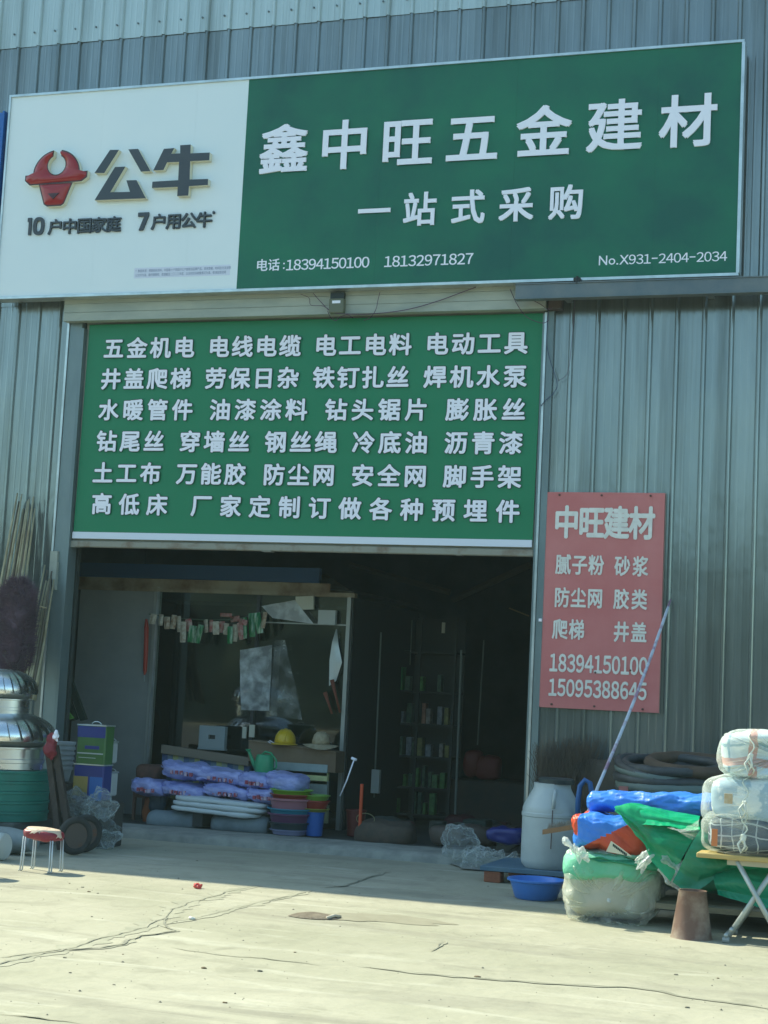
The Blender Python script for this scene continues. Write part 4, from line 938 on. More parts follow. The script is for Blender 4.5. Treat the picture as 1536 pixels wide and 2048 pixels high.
for i, (colr, nm, h) in enumerate((((.30, .34, .05), "olive", .03), ((.28, .03, .025), "red", .075), ((.16, .34, .05), "light green", .055))):
    m_ = MB(); m_.lathe((c2.x - .01, .52, z), [(.10, 0), (.125, h * .8), (.135, h * .85), (.135, h), (.12, h), (.1, .01)], 32)
    tag(m_.build("tub", mat("tub_" + nm.replace(" ", "_"), colr, .4), smooth=True, sharp=40), "%s plastic tub stacked on the blue bucket" % nm, "tub", "tubs on the blue bucket"); z += h * .9
# reddish stool / crate at left of pile
cr = thing("brown_stool", at(290, 1640, .7), "brown wooden stool with a padded top left of the violet sacks", "stool")
a = at(266, 1560, .7); b = at(318, 1530, .7)
BR = mat("stool_brown", (.10, .05, .035), .7, col2=(.16, .08, .06), nscale=12)
m_ = MB(); blob(m_, ((a.x + b.x) / 2, .82, (a.z + b.z) / 2), ((b.x - a.x) / 2, .13, .075), 36, 16, .5, 'Z', .008, 8, 2); m_.build("padded_top", mat("stool_pad", (.17, .075, .055), .8, col2=(.09, .05, .04), nscale=20), cr, smooth=True)
for x, y in ((a.x + .02, .72), (b.x - .02, .72), (a.x + .02, .92), (b.x - .02, .92)):
    m_ = MB(); m_.box((x - .014, y - .014, .08), (x + .014, y + .014, a.z + .01)); m_.build("leg", BR, cr)
m_ = MB(); m_.box((a.x + .03, .70, a.z - .16), (b.x - .03, .715, a.z - .12)); m_.build("rail", BR, cr)
m_ = MB(); C_ = at(288, 1625, .62); blob(m_, (C_.x, .7, C_.z), (.05, .03, .13), 24, 16, .7, 'Z', .02, 8, 5); tag(m_.build("orange_bottle", mat("orange_bottle", (.30, .085, .03), .6), smooth=True), "dull orange bottle beside the brown stool", "bottle")
m_ = MB(); C_ = at(312, 1600, .56); blob(m_, (C_.x, .62, C_.z - .02), (.09, .06, .11), 30, 20, .7, 'Z', .02, 8, 6, wr=.01); tag(m_.build("dark_bag", mat("navy_bag", (.01, .035, .06), .45), smooth=True), "small navy bag hanging left of the white sheets", "bag")

# ------------------------------------------------------------------ back of the shop, right half
SHD = mat("shelf_dark", (.05, .06, .055), .6, .2)
rk = thing("goods_shelf", (.3, 3, .08), "tall dark shelving unit with small goods in the middle of the shop", "shelf")
x0 = at(765, 1400, 3).x; x1 = at(905, 1400, 3).x; zt = at(760, 1230, 3).z
for x in (x0, (x0 + x1) / 2, x1):
    m_ = MB(); m_.box((x - .015, 3.0, .08), (x + .015, 3.03, zt)); m_.build("upright", SHD, rk)
zs = [at(800, y, 3).z for y in (1626, 1572, 1510, 1445, 1380, 1300)]
for z in zs:
    m_ = MB(); m_.box((x0, 3.0, z - .02), (x1, 3.4, z)); m_.build("shelf_board", SHD, rk)
m_ = MB(); m_.box((x0, 3.4, .08), (x1, 3.42, zt)); m_.build("shelf_back", SHD, rk)
gd = [mat("goods_%d" % i, c, .5, col2=tuple(v * .5 for v in c), nscale=25) for i, c in enumerate([(.38, .34, .30), (.10, .30, .08), (.30, .30, .10), (.28, .32, .36), (.08, .16, .10), (.40, .20, .14), (.14, .30, .12)])]
random.seed(11)
GN = ["cream", "green", "olive", "pale grey", "dark green", "orange", "mid green"]
for k, z in enumerate(zs[:5]):
    x = x0 + .04; nth = 0
    while x < x1 - .06:
        w_ = random.uniform(.028, .06); h = random.uniform(.12, .27); q = random.choice([0, 1, 2, 3, 4, 4, 5] if k > 1 else [1, 2, 6, 4, 4, 1])
        if random.random() < .72:
            m_ = MB(); m_.box((x, 3.02, z + .001), (x + w_, 3.12, z + h * .9), .004); nth += 1; tag(m_.build("packaged_goods", gd[q]), "slim %s package, %s from left on the %s shelf of goods" % (GN[q], ORDN[nth - 1], ("lowest", "second lowest", "middle", "second highest", "highest")[k]), "package", "goods on the dark shelves")
        x += w_ + random.uniform(.004, .04)
card("green_carton", 770, 1334, 806, 1378, 2.95, mat("green_carton", (.02, .20, .05), .6), "dark green carton on the upper left of the shelving", "carton", .12)
# poles and hanging articles
PO = mat("pole_grey", (.16, .19, .17), .5)
def pole(x0, y0, x1, y1, yy, r, m, label, name="pole", cat="pole", y2=None):
    m_ = MB(); m_.tube([at(x0, y0, yy), at(x1, y1, y2 if y2 is not None else yy)], r, 8); return tag(m_.build(name, m, smooth=True, sharp=50), label, cat)
pole(762, 1265, 748, 1595, 2.0, .009, PO, "thin grey pole just right of the booth's end")
pole(923, 1300, 908, 1690, 2.2, .012, PO, "tall grey pole in the middle of the dark shop")
pole(968, 1280, 955, 1490, 3.0, .008, PO, "faint thin pole in the shop's right half")
pole(824, 1240, 820, 1330, 3.0, .006, PO, "short rod hanging above the shelves")
pole(1018, 1216, 1058, 1232, 2.5, .007, mat("ochre_rod", (.20, .15, .07), .7), "ochre rod slanting near the right jamb", cat="rod")
card("white_switch_box", 741, 1540, 759, 1586, 1.9, PAPG, "pale upright box low behind the booth's right end", "box", .05)
card("hanging_tool_card", 716, 1240, 728, 1270, 1.9, PAPG, "small card hanging right of the booth header", "card", .02)
card("hanging_tool_card", 883, 1245, 890, 1266, 2.6, PAPW, "narrow pale card hanging high in the dark shop", "card", .02)
OR = mat("orange_pole", (.55, .07, .02), .45)
pole(724, 1568, 718, 1690, .45, .016, OR, "orange red pole standing at the sill right of the booth", cat="pole")
m_ = MB(); C_ = at(731, 1638, .5); m_.tube([(C_.x + .085 * cos(t * pi / 12), .5, C_.z + .05 * sin(t * pi / 12)) for t in range(25)], .004, 6, cap=False); tag(m_.build("wire_ring", mat("ring_wire", (.25, .24, .12), .5), smooth=True), "thin wire ring leaning behind the orange pole", "ring")
m_ = MB(); C_ = at(703, 1665, .7); m_.lathe((C_.x, .8, .085), [(.075, 0), (.09, .22), (.096, .22), (.096, .235), (.08, .235), (.07, .02)], 24); tag(m_.build("bucket", mat("bucket_red", (.12, .015, .015), .5), smooth=True, sharp=40), "dark red bucket behind the orange pole", "bucket")
tl = thing("squeegee", at(700, 1560, .6), "white handled tool leaning right of the striped mat", "tool")
m_ = MB(); m_.tube([at(708, 1520, .6), at(694, 1560, .6), at(680, 1592, .6)], .007, 6); m_.build("shaft", LETW, tl, smooth=True)
m_ = MB(); m_.tube([at(703, 1516, .6), at(713, 1520, .6)], .013, 8); m_.build("grip", LETW, tl, smooth=True)
for i, (x, y, r_) in enumerate(((948, 1528, .10), (978, 1535, .13))):
    C_ = at(x, y, 3.2); m_ = MB(); blob(m_, (C_.x, 3.2, C_.z), (r_, .1, .13), 24, 16, .6, 'Z', .03, 5, i); tag(m_.build("red_pack", mat("deep_red", (.16, .012, .012), .6), smooth=True), ("left" if i == 0 else "right") + " of two deep red packs on the far counter", "pack")
m_ = MB(); a = at(905, 1560, 3.3); m_.box((a.x, 3.1, .08), (3.2, 3.8, a.z + .02), .01); tag(m_.build("counter", mat("counter_brown", (.07, .05, .035), .7, col2=(.04, .04, .035), nscale=3)), "dark brown counter at the back right of the shop", "counter")
# rubble of dark goods on the floor right of the booth
random.seed(5)
DK = [mat("floor_goods_%d" % i, c, .7, col2=tuple(v * .6 for v in c), nscale=10) for i, c in enumerate([(.10, .075, .06), (.06, .08, .075), (.12, .03, .035), (.10, .11, .09), (.03, .06, .05)])]
pxs = sorted(random.uniform(742, 1030) for _ in range(16))
for i in range(16):
    px = pxs[i]; yy = random.uniform(.6, 2.2); C_ = at(px, 1640, yy); s_ = random.uniform(.06, .14); m_ = MB()
    if i % 3: blob(m_, (C_.x, yy, .08 + s_ * .6), (s_ * 1.3, s_, s_ * .7), 20, 14, .7, 'Z', .03, 6, i)
    else: m_.box((C_.x - s_, yy - s_, .08), (C_.x + s_, yy + s_, .08 + s_ * 1.6), .01)
    tag(m_.build("floor_goods", DK[i % 5], smooth=bool(i % 3)), "dull %s on the dark shop floor right of the booth, %s from the left" % ("bundle" if i % 3 else "box", ORDN[i]), "bundle", "bundles on the shop floor")
# brown crumpled sacks near the sill
m_ = MB(); C_ = at(770, 1668, .55); blob(m_, (C_.x, .6, .14), (.27, .2, .12), 50, 24, .6, 'Z', .03, 5, 8, wr=.015); tag(m_.build("jute_sack", mat("jute", (.10, .075, .055), .9, col2=(.06, .05, .04), nscale=10), smooth=True), "brown jute sack slumped on the floor by the sill", "sack")
# diagonal roof beams in the dark
for (x0_, y0_, x1_, y1_, lb) in ((700, 1130, 900, 1185, "left"), (905, 1200, 1060, 1130, "right")):
    m_ = MB(); m_.tube([at(x0_, y0_, 4.5), at(x1_, y1_, 4.5)], .04, 6); tag(m_.build("roof_beam", mat("beam_brown", (.10, .09, .06), .8)), "%s of two slanting beams in the dark under the shop ceiling" % lb, "beam")

# ================================================================== LEFT OF THE DOOR (outside)
CANE = mat("cane", (.42, .38, .24), .7, col2=(.27, .22, .13), nscale=10, stretch=(1, 1, .6))
CANED = mat("cane_dark", (.12, .10, .07), .8)
def canes(q, name, label, seed, n=9, yt=-.06, yb=-.35, r=.0125):
    random.seed(seed); c = at(q[0][0], q[0][1], yt); T = thing(name, (at(q[2][0], q[2][1], yb).x, yb, 0.6), label, "bamboo bundle")
    for i in range(n):
        t = i / (n - 1); dt = random.uniform(-.01, .01)
        a = at(lerp(q[0][0], q[1][0], t), lerp(q[0][1], q[1][1], t) + random.uniform(-14, 22), yt - random.uniform(0, .05))
        b = at(lerp(q[2][0], q[3][0], t), lerp(q[2][1], q[3][1], t), yb - random.uniform(0, .08))
        mid = a.lerp(b, .5) + Vector((random.uniform(-.01, .01), 0, 0)); m_ = MB(); m_.tube([a, a.lerp(mid, .5), mid, mid.lerp(b, .5), b], [r * .6, r * .8, r, r, r * 1.1], 7)
        m_.build("cane", CANE if i % 4 != 2 else CANED, T, smooth=True)
    return T
c1_ = canes([(32, 1000), (70, 1000), (-25, 1300), (28, 1310)], "bamboo_canes", "taller bundle of tan bamboo canes leaning on the wall at the left edge", 3, 14)
c2_ = canes([(90, 1140), (108, 1158), (42, 1390), (70, 1400)], "bamboo_canes", "shorter bundle of tan bamboo canes leaning beside the left door post", 4, 9, -.08, -.45)
for (xa, ya, xb, yb_) in ((79, 1213, 94, 1216), (51, 1328, 66, 1330)):
    m_ = MB(); m_.tube([at(xa, ya, -.4), at(xb, yb_, -.4)], .006, 6); m_.build("tie", CANE, c2_)
# twig brooms (purple-brown)
TW = mat("heather_twigs", (.15, .09, .12), .9, col2=(.085, .055, .07), nscale=5)
def twigs(cx, y0, y1, wpx, yy, seed, name, label, m, n=900, ln=.12, cat="broom", fan=1.0):
    random.seed(seed); A = at(cx, y0, yy); B = at(cx - 8, y1, yy); W_ = wpx * .0046 / 2; T = thing(name, (B.x, yy, B.z), label, cat)
    core = MB(); C_ = (A + B) / 2; blob(core, C_, (W_ * .66, .09, (A.z - B.z) / 2 * .9), 30, 30, .8, 'Z', .06, 5, seed, wr=.04, wf=9); core.build("broom_core", m, T, smooth=True)
    m_ = MB()
    for i in range(n):
        t = random.random(); z = lerp(A.z, B.z, t); a = random.uniform(0, 2 * pi); prof = (min(1, t * 5 + .25) * min(1, (1 - t) * 6 + .5))
        x = lerp(A.x, B.x, t) + cos(a) * W_ * .8 * prof; y = yy + sin(a) * .09 * prof
        d = Vector((cos(a) * .8 * fan + random.uniform(-.5, .5), sin(a) * .5 + random.uniform(-.4, .4), random.uniform(-.3, 1.2))).normalized() * random.uniform(.3, 1) * ln * .45
        p = Vector((x, y, z)); s_ = Vector((-d.z, 0, d.x)).normalized() * .003
        m_.add([p - s_, p + s_, p + d], [(0, 1, 2)])
        e = p + d * .5; d2 = Vector((random.uniform(-1, 1), random.uniform(-1, 1), random.uniform(-.2, 1))) * .03; m_.add([e - s_ * .6, e + s_ * .6, e + d2], [(0, 1, 2)])
    o = m_.build("twigs", m, T); o["kind"] = "stuff"; return T
twigs(38, 1158, 1345, 76, -.42, 2, "twig_broom", "purple brown twig broom heads against the wall left of the door post", TW, 5200, .24)
# galvanised turbine ventilators
CHR = mat("polished_steel", (.84, .86, .84), .24, 1.0, col2=(.72, .74, .74), nscale=3, rvar=.08)
def turbine(c, R0, H, label, n=26):
    T = thing("turbine_vent", c, label, "roof ventilator", "steel turbine ventilators stacked at the left"); c = Vector(c); zb = c.z + R0 * .42
    m_ = MB(); m_.lathe(c, [(R0 * .78, 0), (R0 * .78, R0 * .12), (R0 * .80, R0 * .13), (R0 * .80, R0 * .2), (R0 * .78, R0 * .21), (R0 * .78, R0 * .40), (R0 * .86, R0 * .41), (R0 * .86, R0 * .44)], 48, cap=False); m_.build("collar", CHR, T, smooth=True, sharp=30)
    base = None
    mb = MB()
    def vf(u, v):     # one vane: u across, v down from the crown
        th = lerp(.30, 1.78, v); r_ = R0 * sin(th) ** .85 * (1 - .055 * u); z = H * (cos(th) + .46) / 1.4
        a = (u - .5) * 2 * pi / n * 1.22 + .18 * v
        return Vector((cos(a) * r_, sin(a) * r_, z + .0)) + Vector((0, 0, R0 * .44))
    mb.grid(vf, 3, 14)
    core = MB(); core.lathe(c + Vector((0, 0, R0 * .44)), [(R0 * .75, 0), (R0 * .85, H * .33), (R0 * .6, H * .75), (R0 * .2, H * .95)], 32); core.build("inner_drum", ALU, T, smooth=True)
    for k in range(n):
        if base is None:
            mm = MB(); mm.v = [v + c for v in mb.v]; mm.f = mb.f; mm.m = mb.m; base = mm.build("vane", CHR, T, smooth=True); o = base
        else:
            o = base.copy(); COL.objects.link(o); o.parent = T
        o.rotation_euler = (0, 0, 2 * pi * k / n)
    m_ = MB(); m_.lathe(c + Vector((0, 0, R0 * .44)), [(R0 * .34, H * .93), (R0 * .33, H * 1.0), (R0 * .2, H * 1.035), (.002, H * 1.045)], 32, cap=False); m_.build("crown_cap", CHR, T, smooth=True)
    return T
yv = -1.45
zl = at(50, 1535, yv).z; R1_ = (at(96, 1500, yv) - at(8, 1500, yv)).x
cv = at(8, 1535, yv)
turbine((cv.x, yv, cv.z), R1_, at(8, 1425, yv).z - cv.z - R1_ * .44, "larger steel turbine ventilator resting on the green tub")
cu_ = at(2, 1425, yv); R2_ = (at(64, 1380, yv) - at(2, 1380, yv)).x
turbine((cu_.x, yv, cu_.z - .01), R2_, at(8, 1338, yv).z - cu_.z - R2_ * .44, "smaller steel turbine ventilator on top of the larger one")
# green ridged tub beneath
gt = thing("green_tub", (cv.x, yv, 0.0), "stack of green ridged plastic tubs carrying the turbine ventilators", "tub")
GT = mat("tub_green", (.012, .20, .15), .5, col2=(.01, .15, .115), nscale=4, bump=.1)
zt_ = cv.z - .005; zb_ = at(50, 1640, yv).z
Rg = (at(92, 1580, yv) - at(8, 1580, yv)).x
pr = []; N = 5
for k in range(N):
    za = lerp(zb_, zt_, k / N); zc = lerp(zb_, zt_, (k + 1) / N); h = zc - za
    m_ = MB(); m_.lathe((cv.x, yv, 0), [(Rg * .975, za), (Rg * .98, za + h * .70), (Rg * 1.0, za + h * .74), (Rg * 1.0, zc - .004), (Rg * .97, zc - .002)], 48, cap=True); m_.build("tub_ring", GT, gt, smooth=True, sharp=30)
m_ = MB(); m_.box((cv.x - Rg * .9, yv - Rg * .8, 0), (cv.x + Rg * .8, yv + Rg * .8, zb_ - .003), .01); tag(m_.build("plinth", mat("plinth_grey", (.10, .11, .10), .9)), "low dark plinth under the green tubs", "plinth")
# pale roll before it and round white end
yr = -2.15
A = at(-60, 1690, yr); B = at(68, 1690, yr); rr_ = (at(30, 1655, yr).z - 0) / 2
gr = hroll(-60, 72, 0, 0, yr, mat("pale_roll", (.24, .28, .28), .7, col2=(.18, .22, .22), nscale=5, bump=.2), "fabric_roll", "pale grey wrapped roll lying on the ground behind the red stool", "roll", r=.14) if False else None
m_ = MB()
def rf(u, v):
    q = 2 * pi * u; e = 1 - .35 * max(0, v - .85) / .15 * 1; r_ = rr_ * (e if v > .85 else 1) * (1 + .05 * nz((cos(q), sin(q), v * 4), 1.5, 3))
    return Vector((lerp(-2.6, B.x, v), yr + cos(q) * r_ * 1.3, max(.004, rr_ + sin(q) * r_)))
m_.grid(rf, 30, 30, closed=True); o_ = len(m_.v); m_.f.append(tuple(range(o_ - 30, o_))); m_.m.append(0)
tag(m_.build("fabric_roll", mat("pale_roll", (.24, .28, .28), .7, col2=(.17, .21, .21), nscale=5, bump=.3, bscale=8), smooth=True, sharp=60), "pale grey wrapped roll lying on the ground behind the red stool", "roll")
C_ = at(-12, 1695, -2.6); m_ = MB(); m_.tube([(C_.x - .3, -2.55, .105), (C_.x + .09, -2.62, .105), (C_.x + .1, -2.62, .105)], [.1, .1, .085], 28); tag(m_.build("white_drum", mat("white_drum", (.50, .55, .52), .5), smooth=True, sharp=50), "round white drum end at the far left edge of the photo", "drum")
# hand truck: dark timber frame and two wheels
ht = thing("hand_truck", gnd(140, 1712), "old dark hand truck leaning by the left door post", "hand truck")
HT = mat("dark_timber", (.045, .035, .028), .8, col2=(.09, .075, .06), nscale=6, stretch=(4, 4, 1), ramp=(.5, .7), bump=.2)
yh = -1.6
for dx in (0, 18):
    a = at(96 + dx * .8, 1490, yh); b = at(122 + dx * 1.2, 1700, yh - .1)
    m_ = MB(); d = (b - a).normalized(); s_ = Vector((1, 0, 0)); m_.obox((a + b) / 2, s_ * .026, Vector((0, .02, 0)), (b - a) / 2); m_.build("side_rail", HT, ht)
for t in (.2, .45, .7, .93):
    a = at(lerp(96, 122, t), lerp(1490, 1700, t), yh); b = at(lerp(112, 146, t), lerp(1490, 1700, t), yh); m_ = MB(); m_.obox((a + b) / 2 + Vector((0, -.02, 0)), ((b - a) / 2), Vector((0, .008, 0)), Vector((0, 0, .022))); m_.build("crossbar", HT, ht)
RUB = mat("rubber", (.022, .024, .022), .8, col2=(.05, .05, .045), nscale=8)
def wheel(C_, R0, par, tiltx, name="wheel"):
    T = Vector((cos(tiltx), sin(tiltx), 0)); m_ = MB(); n = 28
    def wf(u, v):
        q = 2 * pi * v; a = 2 * pi * u; r_ = R0 - .028 + .028 * cos(a); return C_ + (Vector((-sin(tiltx), cos(tiltx), 0)) * 0) + Vector((T.y, -T.x, 0)) * 0 + Vector((cos(q) * r_ * cos(tiltx), cos(q) * r_ * sin(tiltx), sin(q) * r_)) + Vector((-sin(tiltx), cos(tiltx), 0)) * .026 * sin(a)
    m_.grid(wf, 10, n); wh = m_.build(name, RUB, par, smooth=True)
    m_ = MB(); N_ = Vector((-sin(tiltx), cos(tiltx), 0)); m_.tube([C_ - N_ * .012, C_ + N_ * .012], R0 - .045, 24); m_.build("rim", mat("wheel_rim", (.10, .075, .06), .7, col2=(.2, .07, .03), nscale=9, ramp=(.55, .7)), par)
wheel(Vector((at(150, 1680, -1.9).x, -1.9, .155)), .15, ht, 1.0)
wheel(Vector((at(170, 1680, -1.65).x, -1.65, .155)), .15, ht, 1.0)
m_ = MB(); C_ = at(104, 1492, yh - .04); blob(m_, C_ + Vector((0, 0, -.015)), (.052, .045, .115), 44, 40, .75, 'Z', .045, 8, 3, wr=.03, wf=14); tag(m_.build("red_cloth", mat("red_cloth", (.20, .02, .03), .7), smooth=True), "dark red cloth bundled over the top of the hand truck", "cloth")
m_ = MB(); C_ = at(115, 1468, yh - .05); blob(m_, C_ + Vector((-.005, 0, -.015)), (.022, .02, .045), 20, 20, .9, 'Z', .03, 20, 7, wr=.02, wf=25); tag(m_.build("white_rag", LETW, smooth=True), "white rag tip poking above the red cloth", "rag")
# nested white buckets behind
wb = thing("bucket_stack", at(124, 1560, -.7), "stack of nested white buckets beside the hand truck", "bucket")
WB = mat("bucket_white", (.38, .42, .42), .5, col2=(.28, .3, .32), nscale=5)
for k in range(6):
    z = at(124, 1562 - k * 10, -.7).z; C_ = at(120 + k * .6, 1560, -.7); m_ = MB(); m_.lathe((C_.x, -.7, z), [(.075, 0), (.095, .1), (.105, .102), (.105, .125), (.09, .125)], 24); m_.build("bucket", WB, wb, smooth=True, sharp=40)
m_ = MB(); C_ = at(120, 1600, -.7); m_.box((C_.x - .12, -.8, 0), (C_.x + .12, -.58, at(124, 1565, -.7).z - .005), .01); tag(m_.build("wooden_block", HT), "dark block under the nested white buckets", "block")
# leaning dark boards and green things behind post
for (x0_, y0_, x1_, y1_, lb) in ((128, 1330, 168, 1440, "longer"), (126, 1370, 150, 1440, "shorter")):
    m_ = MB(); a = at(x0_, y0_, .5); b = at(x1_, y1_, .5); m_.obox((a + b) / 2, Vector((.03, 0, .01)), Vector((0, .02, 0)), (b - a) / 2); tag(m_.build("dark_lath", mat("green_black", (.02, .035, .025), .7)), "%s dark lath leaning just inside the left jamb" % lb, "lath")
GY = mat("lime_plastic", (.16, .40, .08), .5)
for i, (pts, lb) in enumerate((([(120, 1392), (130, 1408), (120, 1409)], "small lime green scrap, upper one, inside the left jamb"), ([(123, 1425), (138, 1425), (147, 1436), (130, 1443)], "lime green scrap, lower one, inside the left jamb"))):
    m_ = MB(); P = [at(x, y, .45) for x, y in pts]; m_.prism([(p.x, p.z) for p in P], .44, .47); tag(m_.build("lime_scrap", GY), lb, "plastic scrap")
# square paint tins
TB = mat("tin_blue", (.02, .035, .20), .35); TG = mat("tin_green", (.06, .16, .045), .35, col2=(.04, .12, .04), nscale=6); TY = mat("tin_yellow", (.33, .25, .08), .35)
TLB = mat("tin_sky", (.02, .13, .42), .35); TWH = mat("tin_white", (.42, .46, .46), .4)
yt_ = -1.15
def tin(x0, y0, x1, y1, yy, bands, label, dpt=.16):
    a = at(x0, y1, yy); b = at(x1, y0, yy); T = thing("paint_tin", ((a.x + b.x) / 2, yy, a.z), label, "paint tin"); H = b.z - a.z; 
    m_ = MB(); m_.box((a.x, yy, a.z), (b.x, yy + dpt, b.z), .012); m_.build("tin_body", bands[0], T, smooth=True, sharp=20)
    for (u0, u1, v0, v1, m) in bands[1]:
        m_ = MB(); m_.box((lerp(a.x, b.x, u0) + (.004 if u0 == 0 else 0), yy - .002, lerp(a.z, b.z, v0)), (lerp(a.x, b.x, u1) - (.004 if u1 == 1 else 0), yy - .0003, lerp(a.z, b.z, v1))); m_.build("label_print", m, T)
    m_ = MB(); m_.box((a.x - .003, yy - .004, b.z - .006), (b.x + .003, yy + dpt + .003, b.z + .004)); m_.build("rim", ALU, T)
    m_ = MB(); m_.tube([((a.x + b.x) / 2 + .045 * cos(t), yy + dpt / 2, b.z + .03 * sin(t)) for t in [i * pi / 8 for i in range(9)]], .004, 6); m_.build("handle", ALU, T, smooth=True)
    return T
tin(150, 1452, 213, 1531, yt_, (TG, [(0, 1, .70, .97, TB), (.30, .80, .42, .50, TB), (.05, .95, .30, .33, TWH), (.1, .7, .20, .215, TWH)]), "green paint tin with dark blue top, upper one of the stack by the jamb")
t2 = tin(143, 1531, 208, 1598, yt_, (TB, [(.02, .50, .10, .66, TY), (.56, .98, .0, .66, TLB)]), "blue paint tin with yellow and sky blue panels beneath the green one")
C_ = at(196, 1465, yt_ - .004); m_ = MB(); m_.lathe((0, 0, 0), [(.026, 0), (.026, .002)], 20); m_.v = [Vector((v.x + C_.x, yt_ - .003 - v.z, v.y * .55 + C_.z)) for v in m_.v]; 
tin(206, 1484, 224, 1526, yt_ + .18, (TWH, [(0, 1, .55, .75, TG), (0, 1, .2, .3, TG)]), "white and green tin peeping out right behind the upper paint tin", .12)
tin(205, 1545, 224, 1592, yt_ + .18, (TWH, [(.25, .6, .45, .8, TB)]), "pale blue white tin peeping out right behind the lower paint tin", .12)
m_ = MB(); a = at(150, 1600, yt_); b = at(222, 1596, yt_); m_.box((a.x, yt_ + .0, .0), (b.x, yt_ + .25, a.z - .005), .01); tag(m_.build("wooden_block", mat("dark_block", (.05, .05, .045), .8)), "dark crate under the stacked paint tins", "crate")
# yellow and blue small tin on the ground
C_ = gnd(178, 1693); tn = thing("round_tin", (C_.x, C_.y, 0), "small round tin, yellow top and blue bottom, on the ground below the bag", "tin")
yy_ = C_.y
m_ = MB(); m_.lathe((C_.x, yy_, 0), [(.055, 0), (.062, .17), (.062, .172)], 24); m_.build("tin_body", TLB, tn, smooth=True, sharp=40)
m_ = MB(); m_.lathe((C_.x, yy_, .173), [(.063, 0), (.063, .075), (.055, .08)], 24); m_.build("tin_top", mat("tin_bright_yellow", (.55, .48, .08), .4), tn, smooth=True, sharp=40)
# plastic bags of the left group
BAGG = plastic_film("bag_grey", (.40, .43, .43), body=.2, lo=.16, rough=.2, bscale=30, bstr=1.0)
for i, (cx, cy, rx, rz, yy, m, lb) in enumerate(((155, 1610, .11, .10, -1.28, BAGG, "grey crumpled plastic bag, left half of the pile below the paint tins"), (200, 1612, .13, .11, -1.3, FILMC, "clear crumpled plastic bag right below the paint tins"),
        (207, 1650, .10, .12, -1.2, BAGG, "grey plastic bag standing on the ground right of the round tin"), (212, 1678, .09, .07, -1.25, FILMC, "clear plastic bag slumped on the ground at the left jamb"))):
    C_ = at(cx, cy, yy); m_ = MB(); blob(m_, (C_.x, yy, max(rz, C_.z)), (rx, .09, rz), 130, 90, .8, 'Z', .06, 11, i * 3 + 2, wr=.04, wf=34, flat=.004); tag(m_.build("plastic_bag", m, smooth=True), lb, "plastic bag")
# red stool
stc = Vector((-.60, -3.0, 0)); stl = thing("folding_stool", stc, "small stool with red padded seat covered in torn cream plastic, in the sun", "stool", "small padded stools in the yard")
SR = mat("seat_red", (.22, .012, .03), .45, col2=(.35, .08, .09), nscale=14, ramp=(.55, .7)); SCR = mat("seat_cream", (.62, .50, .38), .6, col2=(.40, .26, .2), nscale=12, ramp=(.5, .7), bump=.5)
SL = mat("stool_leg", (.55, .6, .6), .35, .3)
zs_ = .225
m_ = MB(); blob(m_, (stc.x, stc.y, zs_ + .03), (.136, .105, .042), 48, 24, .6, 'Z', .012, 8, 4, wr=.006, wf=14, tilt=-.07); m_.build("seat_pad", SR, stl, smooth=True)
m_ = MB()
def cf(u, v):
    a = 2 * pi * u; r_ = v; x = cos(a) * .142 * r_ ** .8; y = sin(a) * .11 * r_ ** .8; edge = .018 * nz((cos(a) * 2, sin(a) * 2, 0), 2.5, 6) + .012 * sin(5 * a)
    z = zs_ + .078 - .012 * r_ ** 6 - (max(0, r_ - .85) / .15) * (.024 + edge + .02 * (cos(a - .2) > .3)) + .006 * ridge((x * 10, y * 10, 0), 1.4, 4)
    return stc + Vector((x, y, z - .07 * x))
m_.grid(cf, 56, 16, closed=True); m_.build("seat_cover", SCR, stl, smooth=True)
for sx, sy in ((-.108, -.075), (.108, -.075), (-.108, .075), (.108, .075)):
    m_ = MB()
    for dd in (-.009, .009): m_.tube([stc + Vector((sx + dd, sy, zs_ + .01 - .07 * sx)), stc + Vector((sx * 1.08 + dd, sy * 1.06, .01)), stc + Vector((sx * 1.08 + dd - .012, sy * 1.06, .004))], .006, 6)
    m_.build("leg", SL, stl, smooth=True)
sp_ = gnd(30, 1764); copy_tree(stl, (sp_.x - .37, sp_.y + .09, 0), "second padded stool just beyond the left edge whose shadow falls on the apron")

# ================================================================== RIGHT OF THE DOOR
BLUBD = mat("blue_board", (.06, .14, .22), .6, col2=(.10, .18, .24), nscale=6, bump=.1)
pf = thing("low_platform", (2.55, -1.0, 0), "low blue board on bricks carrying the white barrel", "platform")
a = gnd(975, 1743, .12); zt_ = .12
m_ = MB(); m_.box((2.17, -1.28, .085), (4.2, -.45, .12), .004); m_.build("board", BLUBD, pf)
BRK = mat("brick_orange", (.34, .12, .06), .85, col2=(.24, .08, .045), nscale=20, bump=.4, bscale=60)
for i, (x, y) in enumerate(((2.20, -1.27), (2.62, -1.25), (2.80, -1.26), (3.2, -1.2), (2.25, -.7), (3.2, -.7))):
    m_ = MB(); m_.box((x, y, 0), (x + (.13, .1)[i % 2], y + .11, .083), .006); m_.build("brick", BRK, pf)
